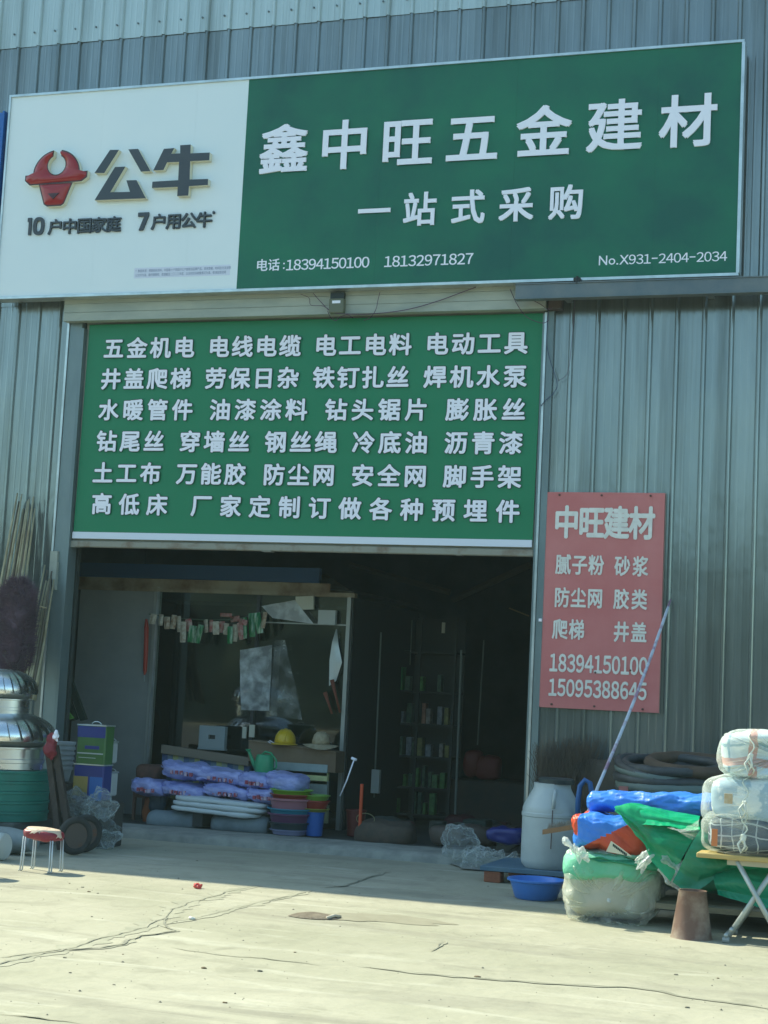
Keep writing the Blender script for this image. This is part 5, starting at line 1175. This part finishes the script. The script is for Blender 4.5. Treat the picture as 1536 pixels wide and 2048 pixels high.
# white barrel with lid
by = -1.02; bc = at(1100, 1700, by); bx = bc.x; br_ = .222; zb_ = .122
bh = at(1100, 1566, by).z - zb_
brl = thing("barrel", (bx, by, zb_), "white plastic barrel with dark screw lid on the blue board", "barrel")
WBR = mat("barrel_white", (.50, .56, .55), .45, col2=(.40, .46, .46), nscale=3, bump=.05)
m_ = MB(); m_.lathe((bx, by, zb_), [(br_ * .86, 0), (br_ * .97, .03), (br_, .06), (br_, bh * .60), (br_ * 1.025, bh * .61), (br_ * 1.025, bh * .645), (br_, bh * .655), (br_, bh * .70), (br_ * .96, bh * .74), (br_ * .66, bh * .93), (br_ * .64, bh * .955), (br_ * .64, bh)], 48, wob=.02); m_.build("barrel_body", WBR, brl, smooth=True, sharp=40)
m_ = MB(); m_.lathe((bx + .03, by, zb_ + bh * .995), [(br_ * .62, 0), (br_ * .62, .035), (br_ * .55, .045), (.002, .046)], 36); m_.build("lid", mat("lid_dark", (.03, .045, .045), .5), brl, smooth=True, sharp=40)
m_ = MB(); m_.tube([(bx + .06, by - br_ * .7, zb_ + bh * .93), (bx + .065, by - br_ * .95, zb_ + bh * .88), (bx + .062, by - br_ * 1.03, zb_ + bh * .72)], .014, 8); m_.build("handle", WBR, brl, smooth=True)
m_ = MB(); m_.tube([(bx + .058, by - br_ * 1.02, zb_ + bh * .70), (bx + .055, by - br_ * 1.03, zb_ + bh * .25)], .004, 6); m_.build("cord", mat("cord_brown", (.14, .10, .09), .8), brl)
# dark twig brooms behind
TW2 = mat("dry_twigs", (.10, .075, .05), .9, col2=(.06, .05, .04), nscale=5)
random.seed(21)
tb = thing("brushwood", (2.9, -.35, .5), "brown dry brushwood bundle standing behind the barrel", "brushwood")
m_ = MB()
for i in range(1500):
    x = at(random.uniform(1078, 1180), 1600, -.35).x; y = random.uniform(-.5, -.12); z0_ = random.uniform(.5, .9); z1_ = z0_ + random.uniform(.1, .45); z1_ = min(z1_, 1.12 - .25 * abs(x - 2.95) + random.uniform(-.08, .08))
    if z1_ < z0_: continue
    d = Vector((random.uniform(-.12, .12), random.uniform(-.05, .05), 0)); s_ = Vector((.0028, 0, 0)); p = Vector((x, y, z0_)); q = Vector((x, y, z1_)) + d
    m_.add([p - s_, p + s_, q + s_ * .5, q - s_ * .5], [(0, 1, 2, 3)])
o = m_.build("twigs", TW2, tb); o["kind"] = "stuff"
m_ = MB(); blob(m_, (2.93, -.33, .72), (.26, .14, .22), 30, 20, .7, 'Z', .04, 5, 3); m_.build("bundle_core", TW2, tb, smooth=True)
# blue curved handle
m_ = MB(); BH = mat("handle_blue", (.02, .12, .35), .4)
P = [at(x, y, -1.15) for x, y in ((1155, 1640), (1156, 1600), (1160, 1572), (1170, 1560), (1180, 1566), (1184, 1590), (1184, 1640))]
m_.tube(P, .020, 8); tag(m_.build("trolley_handle", BH, smooth=True), "blue bent tube handle standing between barrel and tarpaulins", "handle")
# wooden brush
wbq = thing("hand_brush", at(1120, 1655, -1.6), "wooden brush lying across the barrel's right side", "brush")
WD = mat("brush_wood", (.45, .25, .11), .6, col2=(.32, .17, .08), nscale=8)
A = at(1086, 1664, -1.6); B = at(1172, 1650, -1.6)
m_ = MB(); m_.obox((A + B) / 2, (B - A) / 2, Vector((0, .02, 0)), Vector((0, 0, .018))); m_.build("brush_back", WD, wbq)
m_ = MB(); random.seed(3)
for i in range(260):
    t = random.random(); p = A.lerp(B, .1 + .88 * t) + Vector((0, random.uniform(-.018, .018), .018)); m_.add([p - Vector((.002, 0, 0)), p + Vector((.002, 0, 0)), p + Vector((random.uniform(-.01, .02), 0, random.uniform(.03, .05)))], [(0, 1, 2)])
o = m_.build("bristles", mat("bristle", (.30, .27, .22), .9), wbq); o["kind"] = "stuff"
# blue basin
bs = gnd(1066, 1800); BB = mat("basin_blue", (.05, .20, .62), .35)
m_ = MB(); bx_, by_ = bs.x, -2.05; r_ = .205
m_.lathe((bx_, by_, 0), [(r_ * .66, 0), (r_ * .72, .008), (r_ * .88, .105), (r_ * .90, .118), (r_ * 1.0, .124), (r_ * 1.01, .136), (r_ * .97, .14), (r_ * .88, .13), (r_ * .68, .015), (.002, .012)], 56)
tag(m_.build("blue_basin", BB, smooth=True, sharp=45), "sky blue plastic basin on the ground before the barrel", "basin")
# clear bag and rubble at the sill
m_ = MB(); C_ = at(920, 1682, -.12); blob(m_, (C_.x, -.12, .17), (.155, .12, .125), 130, 90, .85, 'Z', .06, 9, 5, wr=.04, wf=26, flat=.02); tag(m_.build("plastic_bag", FILMC, smooth=True), "milky inflated plastic bag lying at the right end of the sill", "plastic bag")
m_ = MB(); C_ = at(975, 1692, -.3); blob(m_, (C_.x + .03, -.32, .06), (.24, .14, .09), 150, 90, .85, 'Z', .07, 10, 8, wr=.05, wf=32, flat=.01); tag(m_.build("plastic_bag", FILMC, smooth=True), "flattened crumpled plastic bag between the sill and the barrel", "plastic bag")
SCRAP = mat("scrap_sheet", (.26, .27, .25), .7, col2=(.18, .19, .17), nscale=10, bump=.6, bscale=14)
m_ = MB()
def scr(u, v):
    p = gnd(lerp(925, 1045, u) + 6 * sin(9 * v), lerp(1702, 1738, v) + 8 * u); p.y = p.y * .6 - .28; return Vector((p.x, p.y, .012 + .06 * abs(nz((p.x, p.y, 0), 5, 3)) * sin(pi * v) ** .5 * sin(pi * u) ** .5))
m_.grid(scr, 40, 20); tag(m_.build("sheeting_scrap", SCRAP, smooth=True), "crumpled grey sheeting scrap spread before the barrel", "sheeting")
m_ = MB(); C_ = at(1012, 1672, .1); blob(m_, (C_.x, .1, C_.z), (.16, .1, .075), 40, 24, .6, 'Z', .03, 6, 3, wr=.02); tag(m_.build("navy_bag", mat("navy_bag_bright", (.01, .02, .17), .35), smooth=True), "small navy blue bag inside the right jamb", "bag")
m_ = MB(); C_ = at(1030, 1660, .5); m_.obox((C_.x + .1, .5, .25), (.25, 0, .18), (0, .02, 0), (.02, 0, -.04)); tag(m_.build("dark_lath", mat("lath_dark", (.05, .055, .045), .8)), "dark lath slanting in the right corner of the doorway", "lath")

# -------------------------------- heap of tarpaulins
ty = -2.75
GT1 = mat("tarp_green_bright", (.0, .42, .18), .38, col2=(.0, .33, .14), nscale=3, bump=.45, bscale=11, bdist=.02)
GT2 = mat("tarp_green_deep", (.005, .27, .14), .42, col2=(.005, .20, .11), nscale=3, bump=.45, bscale=11, bdist=.02)
GTT = plastic_film("green_film", (.03, .52, .24), body=.35, lo=.62, rough=.25, bscale=10)
BT = mat("tarp_blue", (.03, .19, .72), .42, col2=(.05, .26, .80), nscale=4, bump=.45, bscale=13, bdist=.02)
RT = mat("tarp_orange", (.66, .09, .035), .45, col2=(.55, .06, .03), nscale=4, bump=.45, bscale=13, bdist=.02)
# supporting boards under the heap, at right
pl = thing("wooden_platform", (4.3, ty, 0), "low timber platform under the green tarpaulins", "platform")
WDG = mat("grey_timber", (.30, .28, .20), .8, col2=(.22, .2, .15), nscale=5, stretch=(1, 6, 6))
zpl = at(1400, 1806, ty).z
m_ = MB(); m_.box((3.72, -2.95, zpl - .035), (6.2, -2.86, zpl)); m_.build("plank", WDG, pl)
m_ = MB(); m_.box((3.72, -2.84, zpl - .035), (6.2, -2.5, zpl)); m_.build("plank", WDG, pl)
m_ = MB(); m_.box((3.72, -2.48, zpl - .035), (6.2, -2.1, zpl)); m_.build("plank", WDG, pl)
for x in (4.7, 5.9):
    m_ = MB(); m_.box((x, -2.7, 0), (x + .08, -2.15, zpl - .036)); m_.build("bearer", mat("bearer_dark", (.10, .09, .07), .8), pl)
# big clear bag of green netting (bottom left)
cg = at(1228, 1785, ty)
bgn = thing("wrapped_bale", (cg.x, ty, 0), "bale of green netting in a clear gathered plastic bag at the heap's bottom", "bale")
HX = (at(1325, 1780, ty).x - at(1135, 1780, ty).x) / 2; zTop = at(1230, 1700, ty - .2).z
INN = mat("bale_inner", (.33, .35, .27), .8, col2=(.08, .40, .24), nscale=2.6, stretch=(.6, .6, 2.2), ramp=(.42, .52))
m_ = MB(); blob(m_, (cg.x, ty, zTop * .42), (HX * .93, .30, zTop * .38), 50, 30, .55, 'Y', .015, 5, 4, flat=.012); m_.build("bale_core", mat("bale_beige", (.46, .46, .38), .85, col2=(.36, .38, .31), nscale=5), bgn, smooth=True)
m_ = MB(); blob(m_, (cg.x - .01, ty - .02, zTop * .76), (HX * .96, .31, zTop * .20), 80, 40, .5, 'X', .02, 5, 9, wr=.02, wf=12); m_.build("green_netting", mat("netting_teal", (.10, .46, .28), .7, col2=(.16, .50, .34), nscale=9, bump=.4, bscale=30), bgn, smooth=True)
m_ = MB(); blob(m_, (cg.x, ty, zTop * .5), (HX * 1.0, .35, zTop * .52), 190, 110, .55, 'Y', .035, 4.5, 6, wr=.030, wf=13, pleat=17, pamp=.032, pinch=.28, flat=.004, pz=-.09); m_.build("plastic_wrap", plastic_film("bale_film", (.86, .88, .80), body=.20, lo=.04, rough=.12, bscale=16, bstr=1.0), bgn, smooth=True)
m_ = MB(); blob(m_, (cg.x + .02, ty - .27, zTop * .32), (.02, .03, .02), 20, 14, .8, 'Y', .01, 20, 2, wr=.02); m_.build("knot", FILMR, bgn, smooth=True)
# folded green sheets + green wrinkled layer above the bale
def layer_(name, q0, q1, yy, dy, m, label, seed, wr=.018, wf=9, e=.5, cat="tarpaulin", amp=.02, h=None, tilt=0.0):
    a = at(q0[0], q0[1], yy); b = at(q1[0], q1[1], yy); C_ = (a + b) / 2; m_ = MB()
    blob(m_, (C_.x, yy + dy * .7, C_.z), (abs(b.x - a.x) / 2, dy, abs(a.z - b.z) / 2), 150, 80, e, 'X', amp * 1.3, 4, seed, wr=wr * 1.6, wf=wf * 1.8, tilt=tilt); return tag(m_.build(name, m, smooth=True), label, cat)
layer_("folded_tarpaulin", (1146, 1708), (1345, 1738), ty - .27, .26, GT2, "folded dark green tarpaulin directly on the clear wrapped bale", 3, .02, 8, .45, tilt=-.06)
layer_("folded_tarpaulin", (1140, 1700), (1330, 1720), ty - .22, .25, mat("tarp_teal", (.06, .32, .20), .4, col2=(.25, .42, .30), nscale=7, bump=.4, bscale=14), "pale teal sheet peeping out left under the red and blue tarpaulin", 9, .03, 10, .6)
layer_("folded_tarpaulin", (1300, 1625), (1560, 1720), ty + .1, .38, GT2, "thick folded green tarpaulin pile behind the hanging green sheet", 12, .03, 5, .4)
layer_("folded_tarpaulin", (1325, 1715), (1560, 1800), ty + .05, .40, mat("tarp_deep", (.0, .16, .09), .45, col2=(.0, .12, .07), nscale=3, bump=.3), "deep green tarpaulin pile resting on the timber platform", 15, .03, 5, .4)
# blue and red folded tarp with printed label
rb_ = thing("striped_tarpaulin", at(1230, 1680, ty), "folded tarpaulin, blue side and orange red side, with a white printed label", "tarpaulin")
a = at(1155, 1622, ty); b = at(1300, 1722, ty); C_ = (a + b) / 2
m_ = MB(); blob(m_, (C_.x, ty + .05, C_.z + .01), ((b.x - a.x) / 2, .33, (a.z - b.z) / 2 * .86), 240, 140, .5, 'X', .03, 4, 7, wr=.055, wf=13, tilt=-.08)
# blue left/top, orange lower right: by position on the folded body
for i, f in enumerate(m_.f):
    c = sum((m_.v[k] for k in f), Vector()) / 4; u = (c.x - a.x) / (b.x - a.x); v = (c.z - b.z) / (a.z - b.z)
    m_.m[i] = 1 if (v < .15 + .95 * u - .05 and v < 1.15 - .0 * u) or u < .12 and v > .55 else 0
m_.build("tarp_fold", [BT, RT], rb_, smooth=True)
m_ = MB(); P4 = [at(1212, 1703, ty - .39), at(1222, 1682, ty - .38), at(1242, 1696, ty - .39), at(1264, 1713, ty - .40)]
m_.add([p + Vector((0, d, 0)) for d in (0, .004) for p in P4], [(0, 3, 2, 1), (4, 5, 6, 7), (0, 1, 5, 4), (1, 2, 6, 5), (2, 3, 7, 6), (3, 0, 4, 7)]); lb_ = m_.build("label", mat("label_cream", (.60, .58, .42), .6), rb_)
m_ = MB()
for i in range(9):
    p = P4[1].lerp(P4[3], .18 + i * .075) + Vector((-.012, -.0035, -.018)); m_.box((p.x, p.y, p.z), (p.x + .009, p.y + .002, p.z + .016))
m_.build("label_print", OUTL, lb_)
# blue roll on top
m_ = MB(); A = at(1178, 1602, ty + .1); B = at(1500, 1612, ty + .1); rr_ = .078
def brf(u, v):
    q = 2 * pi * u; p = A.lerp(B, v); sq = 1 + .25 * abs(sin(2 * q)); r_ = rr_ * (1 + .16 * nz((cos(q) * 1.2, sin(q) * 1.2, v * 7), 1.3, 2)) * (1 - .35 * math.exp(-(v / .015) ** 2)); wrk = .028 * ridge((p.x, cos(q) * .2, sin(q) * .2), 16, 3)
    return p + Vector((0, cos(q) * (r_ * 1.7 + wrk), sin(q) * (r_ * .92 + wrk)))
m_.grid(brf, 60, 200, closed=True); m_.f.append(tuple(range(60))[::-1]); m_.m.append(0)
tag(m_.build("blue_tarpaulin", BT, smooth=True), "bright blue rolled tarpaulin on top of the heap", "tarpaulin")
# bright green hanging sheet (triangular fall)
def tri(top, bot, yy0, yy1, m, name, label, seed, wr=.02, wf=6, nu=50, nv=50):
    def P(u, v):
        T_ = lambda u_: _poly(top, u_); B_ = lambda u_: _poly(bot, u_)
        a = at(*T_(u), yy0); b = at(*B_(u), yy1); p = a.lerp(b, v); p.y -= .07 * sin(pi * min(1, v * 1.3)) ; return p
    m_ = MB(); sheet(m_, P, 110, 110, wr * 1.5, wf * 1.7, seed); return tag(m_.build(name, m, smooth=True), label, "tarpaulin")
def _poly(pts, u):
    t = u * (len(pts) - 1); k = min(len(pts) - 2, int(t)); t -= k; return (lerp(pts[k][0], pts[k + 1][0], t), lerp(pts[k][1], pts[k + 1][1], t))
tri([(1232, 1612), (1258, 1606), (1300, 1622), (1398, 1660)], [(1236, 1624), (1290, 1690), (1302, 1722), (1340, 1764)], ty - .25, ty - .40, GTT, "green_sheet", "bright translucent green sheet hanging in a point over the heap", 3, .03, 4.5)
tri([(1232, 1610), (1262, 1604), (1330, 1620), (1400, 1632)], [(1234, 1622), (1280, 1650), (1340, 1650), (1400, 1660)], ty - .1, ty - .36, GT1, "green_sheet", "glossy green sheet spread over the top of the heap under the blue roll", 6, .025, 5)
tri([(1400, 1660), (1440, 1680), (1500, 1700), (1560, 1710)], [(1345, 1764), (1380, 1790), (1440, 1750), (1560, 1760)], ty - .38, ty - .46, GT2, "green_sheet", "dark green sheet hanging behind the folding table's top", 8, .03, 5)
tri([(1428, 1745), (1470, 1735), (1520, 1730), (1560, 1740)], [(1436, 1790), (1480, 1802), (1520, 1815), (1560, 1820)], ty - .42, ty - .5, mat("tarp_teal_green", (.0, .27, .16), .4, col2=(.0, .21, .12), nscale=3, bump=.2), "green_sheet", "teal green sheet drooping over the platform edge behind the table legs", 11, .02, 6)
tri([(1335, 1650), (1360, 1655), (1380, 1650), (1400, 1640)], [(1350, 1658), (1370, 1672), (1388, 1680), (1402, 1690)], ty - .3, ty - .42, FILM, "clear_sheet", "scrap of clear film between the green sheet and the bedding packs", 13, .02, 8)
# crumpled clear film over the lower green layer
for i, (cx, cy, rx, rz, tl_, m, lb) in enumerate(((1152, 1700, .07, .03, -.5, FILMW, "wisp of clear film sticking out at the heap's left end"), (1283, 1722, .03, .075, .9, FILMW, "yellowed film tail hanging under the printed label"), (1350, 1748, .09, .10, -.4, FILMW, "clear film bunched left of the dark green pile"))):
    C_ = at(cx, cy, ty - .36); m_ = MB(); blob(m_, C_, (rx, .03, rz), 110, 70, .95, 'X', .05, 16, i * 4 + 2, wr=.045, wf=44, tilt=tl_); tag(m_.build("film_tail", m, smooth=True), lb, "plastic film")
# dark coils behind
COI = mat("black_hose", (.028, .03, .032), .55, col2=(.06, .065, .065), nscale=10); COB = mat("brown_hose", (.10, .06, .035), .7, col2=(.06, .04, .025), nscale=8); COG = mat("grey_green_hose", (.12, .16, .14), .6); COP = mat("pink_band", (.35, .14, .12), .7)
cy_ = -1.75
def coil(px, py, rx, rz_t, r_, m, label, dy=0, tl_=0.0, sgn=1, ry=.3):
    C_ = at(px, py, cy_ + dy); m_ = MB(); P = []
    for i in range(49):
        t = 2 * pi * i / 48; P.append(C_ + Vector((cos(t) * rx, sin(t) * ry, sin(t) * rz_t + tl_ * cos(t) + .006 * nz((cos(t), sin(t), 0), 3, px))))
    m_.tube(P, r_, 10, cap=False); return tag(m_.build("hose_coil", m, smooth=True), label, "hose coil", "coiled hoses stacked behind the blue roll")
coil(1345, 1570, .36, .02, .045, COG, "grey green hose ring at the bottom of the coil stack", 0, 0)
coil(1340, 1556, .37, .02, .036, COI, "black hose ring lying flat low in the coil stack", 0, .0)
coil(1330, 1545, .33, .03, .030, COG, "grey green hose ring tilted in the middle of the coil stack", 0, -.03)
coil(1335, 1542, .35, .05, .030, COI, "black hose ring tilted down to the right in the coil stack", .0, -.06)
coil(1345, 1530, .34, .04, .034, COI, "upper black hose ring of the coil stack", 0, .0)
coil(1385, 1530, .30, .04, .045, COB, "thick brown hose ring on top of the coil stack", .05, -.01)
coil(1340, 1578, .36, .01, .03, COI, "lowest black ring of the coil stack just above the blue roll", .03, 0)
C_ = at(1335, 1590, cy_); m_ = MB(); m_.box((C_.x - .36, cy_ - .3, 0), (C_.x + 1.0, cy_ + .35, at(1340, 1592, cy_).z), .01); tag(m_.build("wooden_crate", mat("crate_grey", (.16, .17, .16), .8, col2=(.10, .11, .10), nscale=5)), "grey crate behind the tarpaulins carrying the coiled hoses", "crate")
m_ = MB(); a = at(1238, 1572, cy_ - .31); b = at(1256, 1588, cy_ - .31); m_.box((a.x, cy_ - .32, b.z), (b.x, cy_ - .302, a.z)); tag(m_.build("red_patch", COP), "small pinkish tag below the left end of the coils", "tag")
# the long pole
A = at(1341, 1200, -.06); B = at(1195, 1576, -2.1); D = (B - A); E_ = B + D * (.55 / abs(D.z)) * 1.0
lp = thing("long_pole", (E_.x, E_.y, 0), "long pale pole with pinkish patches leaning on the wall across the red board", "pole")
m_ = MB(); pts = [A.lerp(B, i / 12) + Vector((.02 * sin(i * pi / 12) * 1, 0, 0)) for i in range(13)] + [B + D * .18]; m_.tube(pts, [.008] + [.0125] * 13, 8)
m_.build("shaft", mat("pole_white", (.55, .60, .68), .4, col2=(.38, .22, .30), nscale=7, stretch=(1, 1, 1), ramp=(.5, .62)), lp, smooth=True)
# rusty cone
cc = gnd(1378, 1880); RC = mat("rust_brown", (.17, .10, .075), .6, .3, col2=(.34, .28, .22), nscale=4, ramp=(.45, .65), bump=.2, bscale=10)
ccy = cc.y + .10; hC = at(1380, 1780, ccy).z
m_ = MB(); m_.lathe((cc.x, ccy, 0), [(.128, .0), (.123, .01), (.083, hC - .01), (.086, hC), (.078, hC), (.076, hC - .012), (.11, .01)], 44, cap=False, wob=.01)
tag(m_.build("metal_cone", RC, smooth=True, sharp=40), "rust brown truncated metal cone standing in front of the heap", "metal cone")

# -------------------------------- folding table with bedding packs
yt0 = -3.45
tbx = at(1393, 1705, yt0); tz = tbx.z; tb_ = thing("folding_table", (tbx.x + .45, yt0 + .25, 0), "folding table with yellow wooden top and grey crossed legs", "table")
YT = mat("yellow_top", (.55, .42, .16), .5, col2=(.45, .33, .12), nscale=5, stretch=(1, 5, 5)); LGY = mat("table_leg", (.42, .47, .46), .4, .3)
m_ = MB(); m_.box((tbx.x, yt0, tz - .028), (tbx.x + .95, yt0 + .5, tz), .004); m_.build("table_top", YT, tb_)
m_ = MB(); m_.box((tbx.x + .18, yt0 + .02, tz - .06), (tbx.x + .93, yt0 + .04, tz - .029)); m_.build("apron", mat("apron_wood", (.42, .38, .26), .7), tb_)
def bar(a, b, r=.016):
    m_ = MB(); a = Vector(a); b = Vector(b); m_.tube([a, b], r, 8); m_.build("leg", LGY, tb_, smooth=True)
xa, xb_ = gnd(1448, 1890).x, tbx.x + .80; yf, ybk = yt0 + .03, yt0 + .46
top_l = at(1474, 1728, yf).x
for y in (yf, ybk):
    bar((top_l, y, tz - .035), (top_l + .27, y, .03)); bar((xa + .29, y + .02, tz - .035), (xa, y + .02, .02))
for x, z in ((xa, .045), (top_l + .25, .045), (xa + .03, .08)):
    m_ = MB(); m_.tube([(x, yf - .01, z), (x, ybk + .01, z)], .013, 8); m_.build("spreader", LGY, tb_, smooth=True)
for x in (xa, top_l + .27):
    for y in (yf, ybk):
        m_ = MB(); m_.tube([(x - .02, y, .018), (x + .02, y, .018)], .018, 8); m_.build("foot_cap", mat("foot_grey", (.30, .33, .32), .6), tb_)
F1 = plaid("bedding_white_print", (.66, .74, .76), (.30, .46, .54), (.62, .36, .32), 8, .13)
F2 = mat("bedding_blue_grey", (.40, .52, .60), .85, col2=(.74, .78, .78), nscale=9, ramp=(.47, .52))
F3 = plaid("bedding_grey_plaid", (.09, .115, .15), (.46, .50, .52), None, 14, .11)
PF = plastic_film("bedding_film", (.90, .94, .90), body=.13, lo=.0, rough=.1, bscale=16, bstr=1.0)
pcy = yt0 + .24
CR = mat("tie_cord", (.70, .72, .62), .5)
for i, (xl, yt1, yb1, fm, lb, pole_) in enumerate(((1432, 1456, 1556, F1, "topmost bedding pack, white and pink print in gathered clear plastic", 1), (1400, 1545, 1646, F2, "middle bedding pack, blue grey with white, wrapped in clear plastic", 0), (1396, 1628, 1708, F3, "lowest bedding pack, dark grey plaid in clear plastic on the yellow table", 0))):
    a = at(xl, yb1, yt0 + .05); b = at(xl, yt1, yt0 + .05); z0_, z1_ = a.z, b.z; W_ = .95 if i else .78; cx_ = a.x + W_ / 2; cz_ = (z0_ + z1_) / 2; H_ = (z1_ - z0_) / 2
    if i == 2: cz_ = tz + H_ + .002
    T = thing("bedding_pack", (cx_, pcy, cz_ - H_), lb, "bedding pack", "bedding packs stacked on the folding table")
    m_ = MB(); blob(m_, (cx_ + (.02 if i else 0), pcy + .01, cz_), (W_ / 2 * .95, .235, H_ * .92), 90, 60, .42, 'Y', .018, 4, i * 5 + 1, wr=.012, wf=6, pleat=(14 if i == 0 else 0), pamp=.02, pinch=.2 if i == 0 else 0); m_.build("bedding", fm, T, smooth=True)
    if i == 1:
        m_ = MB(); tcx = at(1452, 1595, yt0 + .01); m_.lathe((0, 0, 0), [(.014, 0), (.02, .001), (.03, .0015)], 20); 
    tiex = at(1500, 1515, yt0).x if i == 0 else at(1490, 1600, yt0).x
    m_ = MB(); blob(m_, (cx_, pcy, cz_), (W_ / 2, .26, H_ * 1.02), 200, 120, (.5 if i == 0 else .38), 'Y', .02, 4, i * 5 + 2, wr=.020, wf=13, pleat=19, pamp=(.024 if i == 0 else .008), pinch=.3 if i == 0 else .05); m_.build("plastic_wrap", PF, T, smooth=True)
    # cords
    m_ = MB(); pts = []
    xc = at((1500, 1490, 1490)[i], 1600, yt0).x
    for k in range(21):
        t = pi * k / 20; pts.append(Vector((xc + .02 * sin(k), pcy - sin(t) ** .55 * .262, cz_ + cos(t) * H_ * 1.0)))
    m_.tube(pts, .0045, 6); m_.build("cord", CR, T, smooth=True)
    m_ = MB(); blob(m_, (xc, pcy - .275, cz_ - .01), (.015, .014, .02), 20, 14, .8, 'Y', .01, 30, i, wr=.012, wf=30); m_.tube([(xc, pcy - .28, cz_ - .01), (xc - .03, pcy - .29, cz_ - .05), (xc - .012, pcy - .29, cz_ - .1), (xc + .012, pcy - .285, cz_ - .06), (xc, pcy - .28, cz_ - .01)], .007, 6); m_.build("knot", CR, T, smooth=True)
    if i == 2:
        c = at(1424, 1674, yt0 - .03); m_ = MB(); m_.box((c.x, yt0 - .055, c.z - .05), (c.x + .035, yt0 - .05, c.z + .05)); m_.build("label", mat("label_orange", (.60, .20, .07), .6), T)
    if i == 1:
        c = at(1450, 1596, yt0 - .0); m_ = MB(); m_.box((c.x, yt0 - .045, c.z - .03), (c.x + .05, yt0 - .04, c.z + .03), .001); m_.build("label", mat("label_paper", (.62, .6, .45), .6, col2=(.5, .36, .2), nscale=16), T)

# ================================================================== LITTLE THINGS ON THE GROUND
C_ = gnd(395, 1777); m_ = MB(); blob(m_, (C_.x, C_.y, .018), (.024, .026, .018), 30, 20, .9, 'Z', .025, 25, 2, wr=.018, wf=30); tag(m_.build("red_scrap", mat("red_plastic", (.60, .07, .06), .35), smooth=True), "small crumpled red plastic scrap on the sunlit concrete", "litter")
C_ = gnd(383, 1840); m_ = MB(); blob(m_, (C_.x, C_.y, .008), (.02, .02, .01), 16, 10, .9, 'Z', .01, 25, 2); tag(m_.build("paper_scrap", mat("paper_scrap", (.7, .68, .6), .8), smooth=True), "tiny white paper scrap beside the crack", "litter")
C_ = gnd(632, 1834); fb = thing("flattened_bag", (C_.x, C_.y, 0), "flattened brown sack lying on the sunlit concrete", "sack")
m_ = MB()
def fbf(u, v):
    x = lerp(-.155, .155, u); w_ = .13 * sin(pi * min(1, .15 + .8 * u)) ** .6; y = lerp(-w_, w_, v); return Vector((C_.x + x, C_.y + y, .004 + .022 * max(0, (sin(pi * v) ** .5)) * (sin(pi * u) ** .5) * (.7 + .6 * nz((x, y, 0), 9, 3))))
m_.grid(fbf, 40, 24); m_.build("sack_cloth", mat("flat_brown", (.13, .105, .075), .8, col2=(.18, .15, .11), nscale=12, bump=.5, bscale=30), fb, smooth=True)
m_ = MB(); m_.tube([C_ + Vector((.10, -.08, .012)), C_ + Vector((.125, -.02, .022)), C_ + Vector((.14, .05, .01))], .009, 6); m_.build("rolled_edge", mat("edge_cream", (.55, .5, .4), .7), fb, smooth=True)
LEAF = mat("dry_leaf", (.16, .12, .07), .9); PEB = mat("pebble", (.18, .17, .13), .9)
random.seed(77)
LT = [(139, 1767, .018), (165, 1775, .03), (178, 1784, .03), (195, 1787, .02), (394, 1722, .02), (130, 1916, .03), (246, 1909, .014), (315, 1916, .014), (590, 1905, .022), (140, 1946, .02), (408, 1937, .04), (1352, 1950, .03), (955, 1955, .05), (1375, 2016, .03), (1436, 1957, .02), (228, 1970, .02), (450, 2006, .03), (520, 1943, .04)]
for i, (x, y, s_) in enumerate(LT):
    C_ = gnd(x, y); s_ *= .38; m_ = MB(); blob(m_, (C_.x, C_.y, s_ * .2), (s_, s_ * .7, s_ * .35), 14, 10, .9, 'Z', s_ * .3, 30, i); tag(m_.build("pebble", PEB if i % 2 else LEAF, smooth=True), "small dark scrap lying loose on the sunlit concrete, %s of eighteen counted from the left" % ORDN[sorted(range(18), key=lambda k_: LT[k_][0] + .01 * k_).index(i)], "litter", "loose scraps on the concrete")
random.seed(9); m_ = MB()
for i in range(1400):
    x = random.uniform(-1.5, 7.5); y = random.uniform(-9, -.2); s_ = random.uniform(.002, .005) * (1 if random.random() < .93 else 2); q = random.uniform(0, pi)
    c_, n_ = cos(q) * s_, sin(q) * s_; m_.add([(x + c_, y + n_, 0), (x - n_, y + c_, 0), (x - c_, y - n_, 0), (x + n_, y - c_, 0), (x, y, s_ * .8)], [(0, 1, 4), (1, 2, 4), (2, 3, 4), (3, 0, 4)])
tag(m_.build("grit", PEB), kind='stuff')

# thin volume added for the milky veil of the car window
HZ = bpy.data.materials.new("window_veil"); HZ.use_nodes = True; nt = HZ.node_tree
nt.nodes.remove(nt.nodes["Principled BSDF"]); pv = nt.nodes.new("ShaderNodeVolumePrincipled"); pv.inputs["Density"].default_value = 0.0011; pv.inputs["Color"].default_value = (.72, .98, .92, 1); pv.inputs["Anisotropy"].default_value = 0.0
nt.links.new(pv.outputs[0], nt.nodes["Material Output"].inputs["Volume"])
m_ = MB(); m_.box((-130, -170, -1.0), (130, 20, 12.0)); tag(m_.build("veil_volume", HZ), kind='stuff')
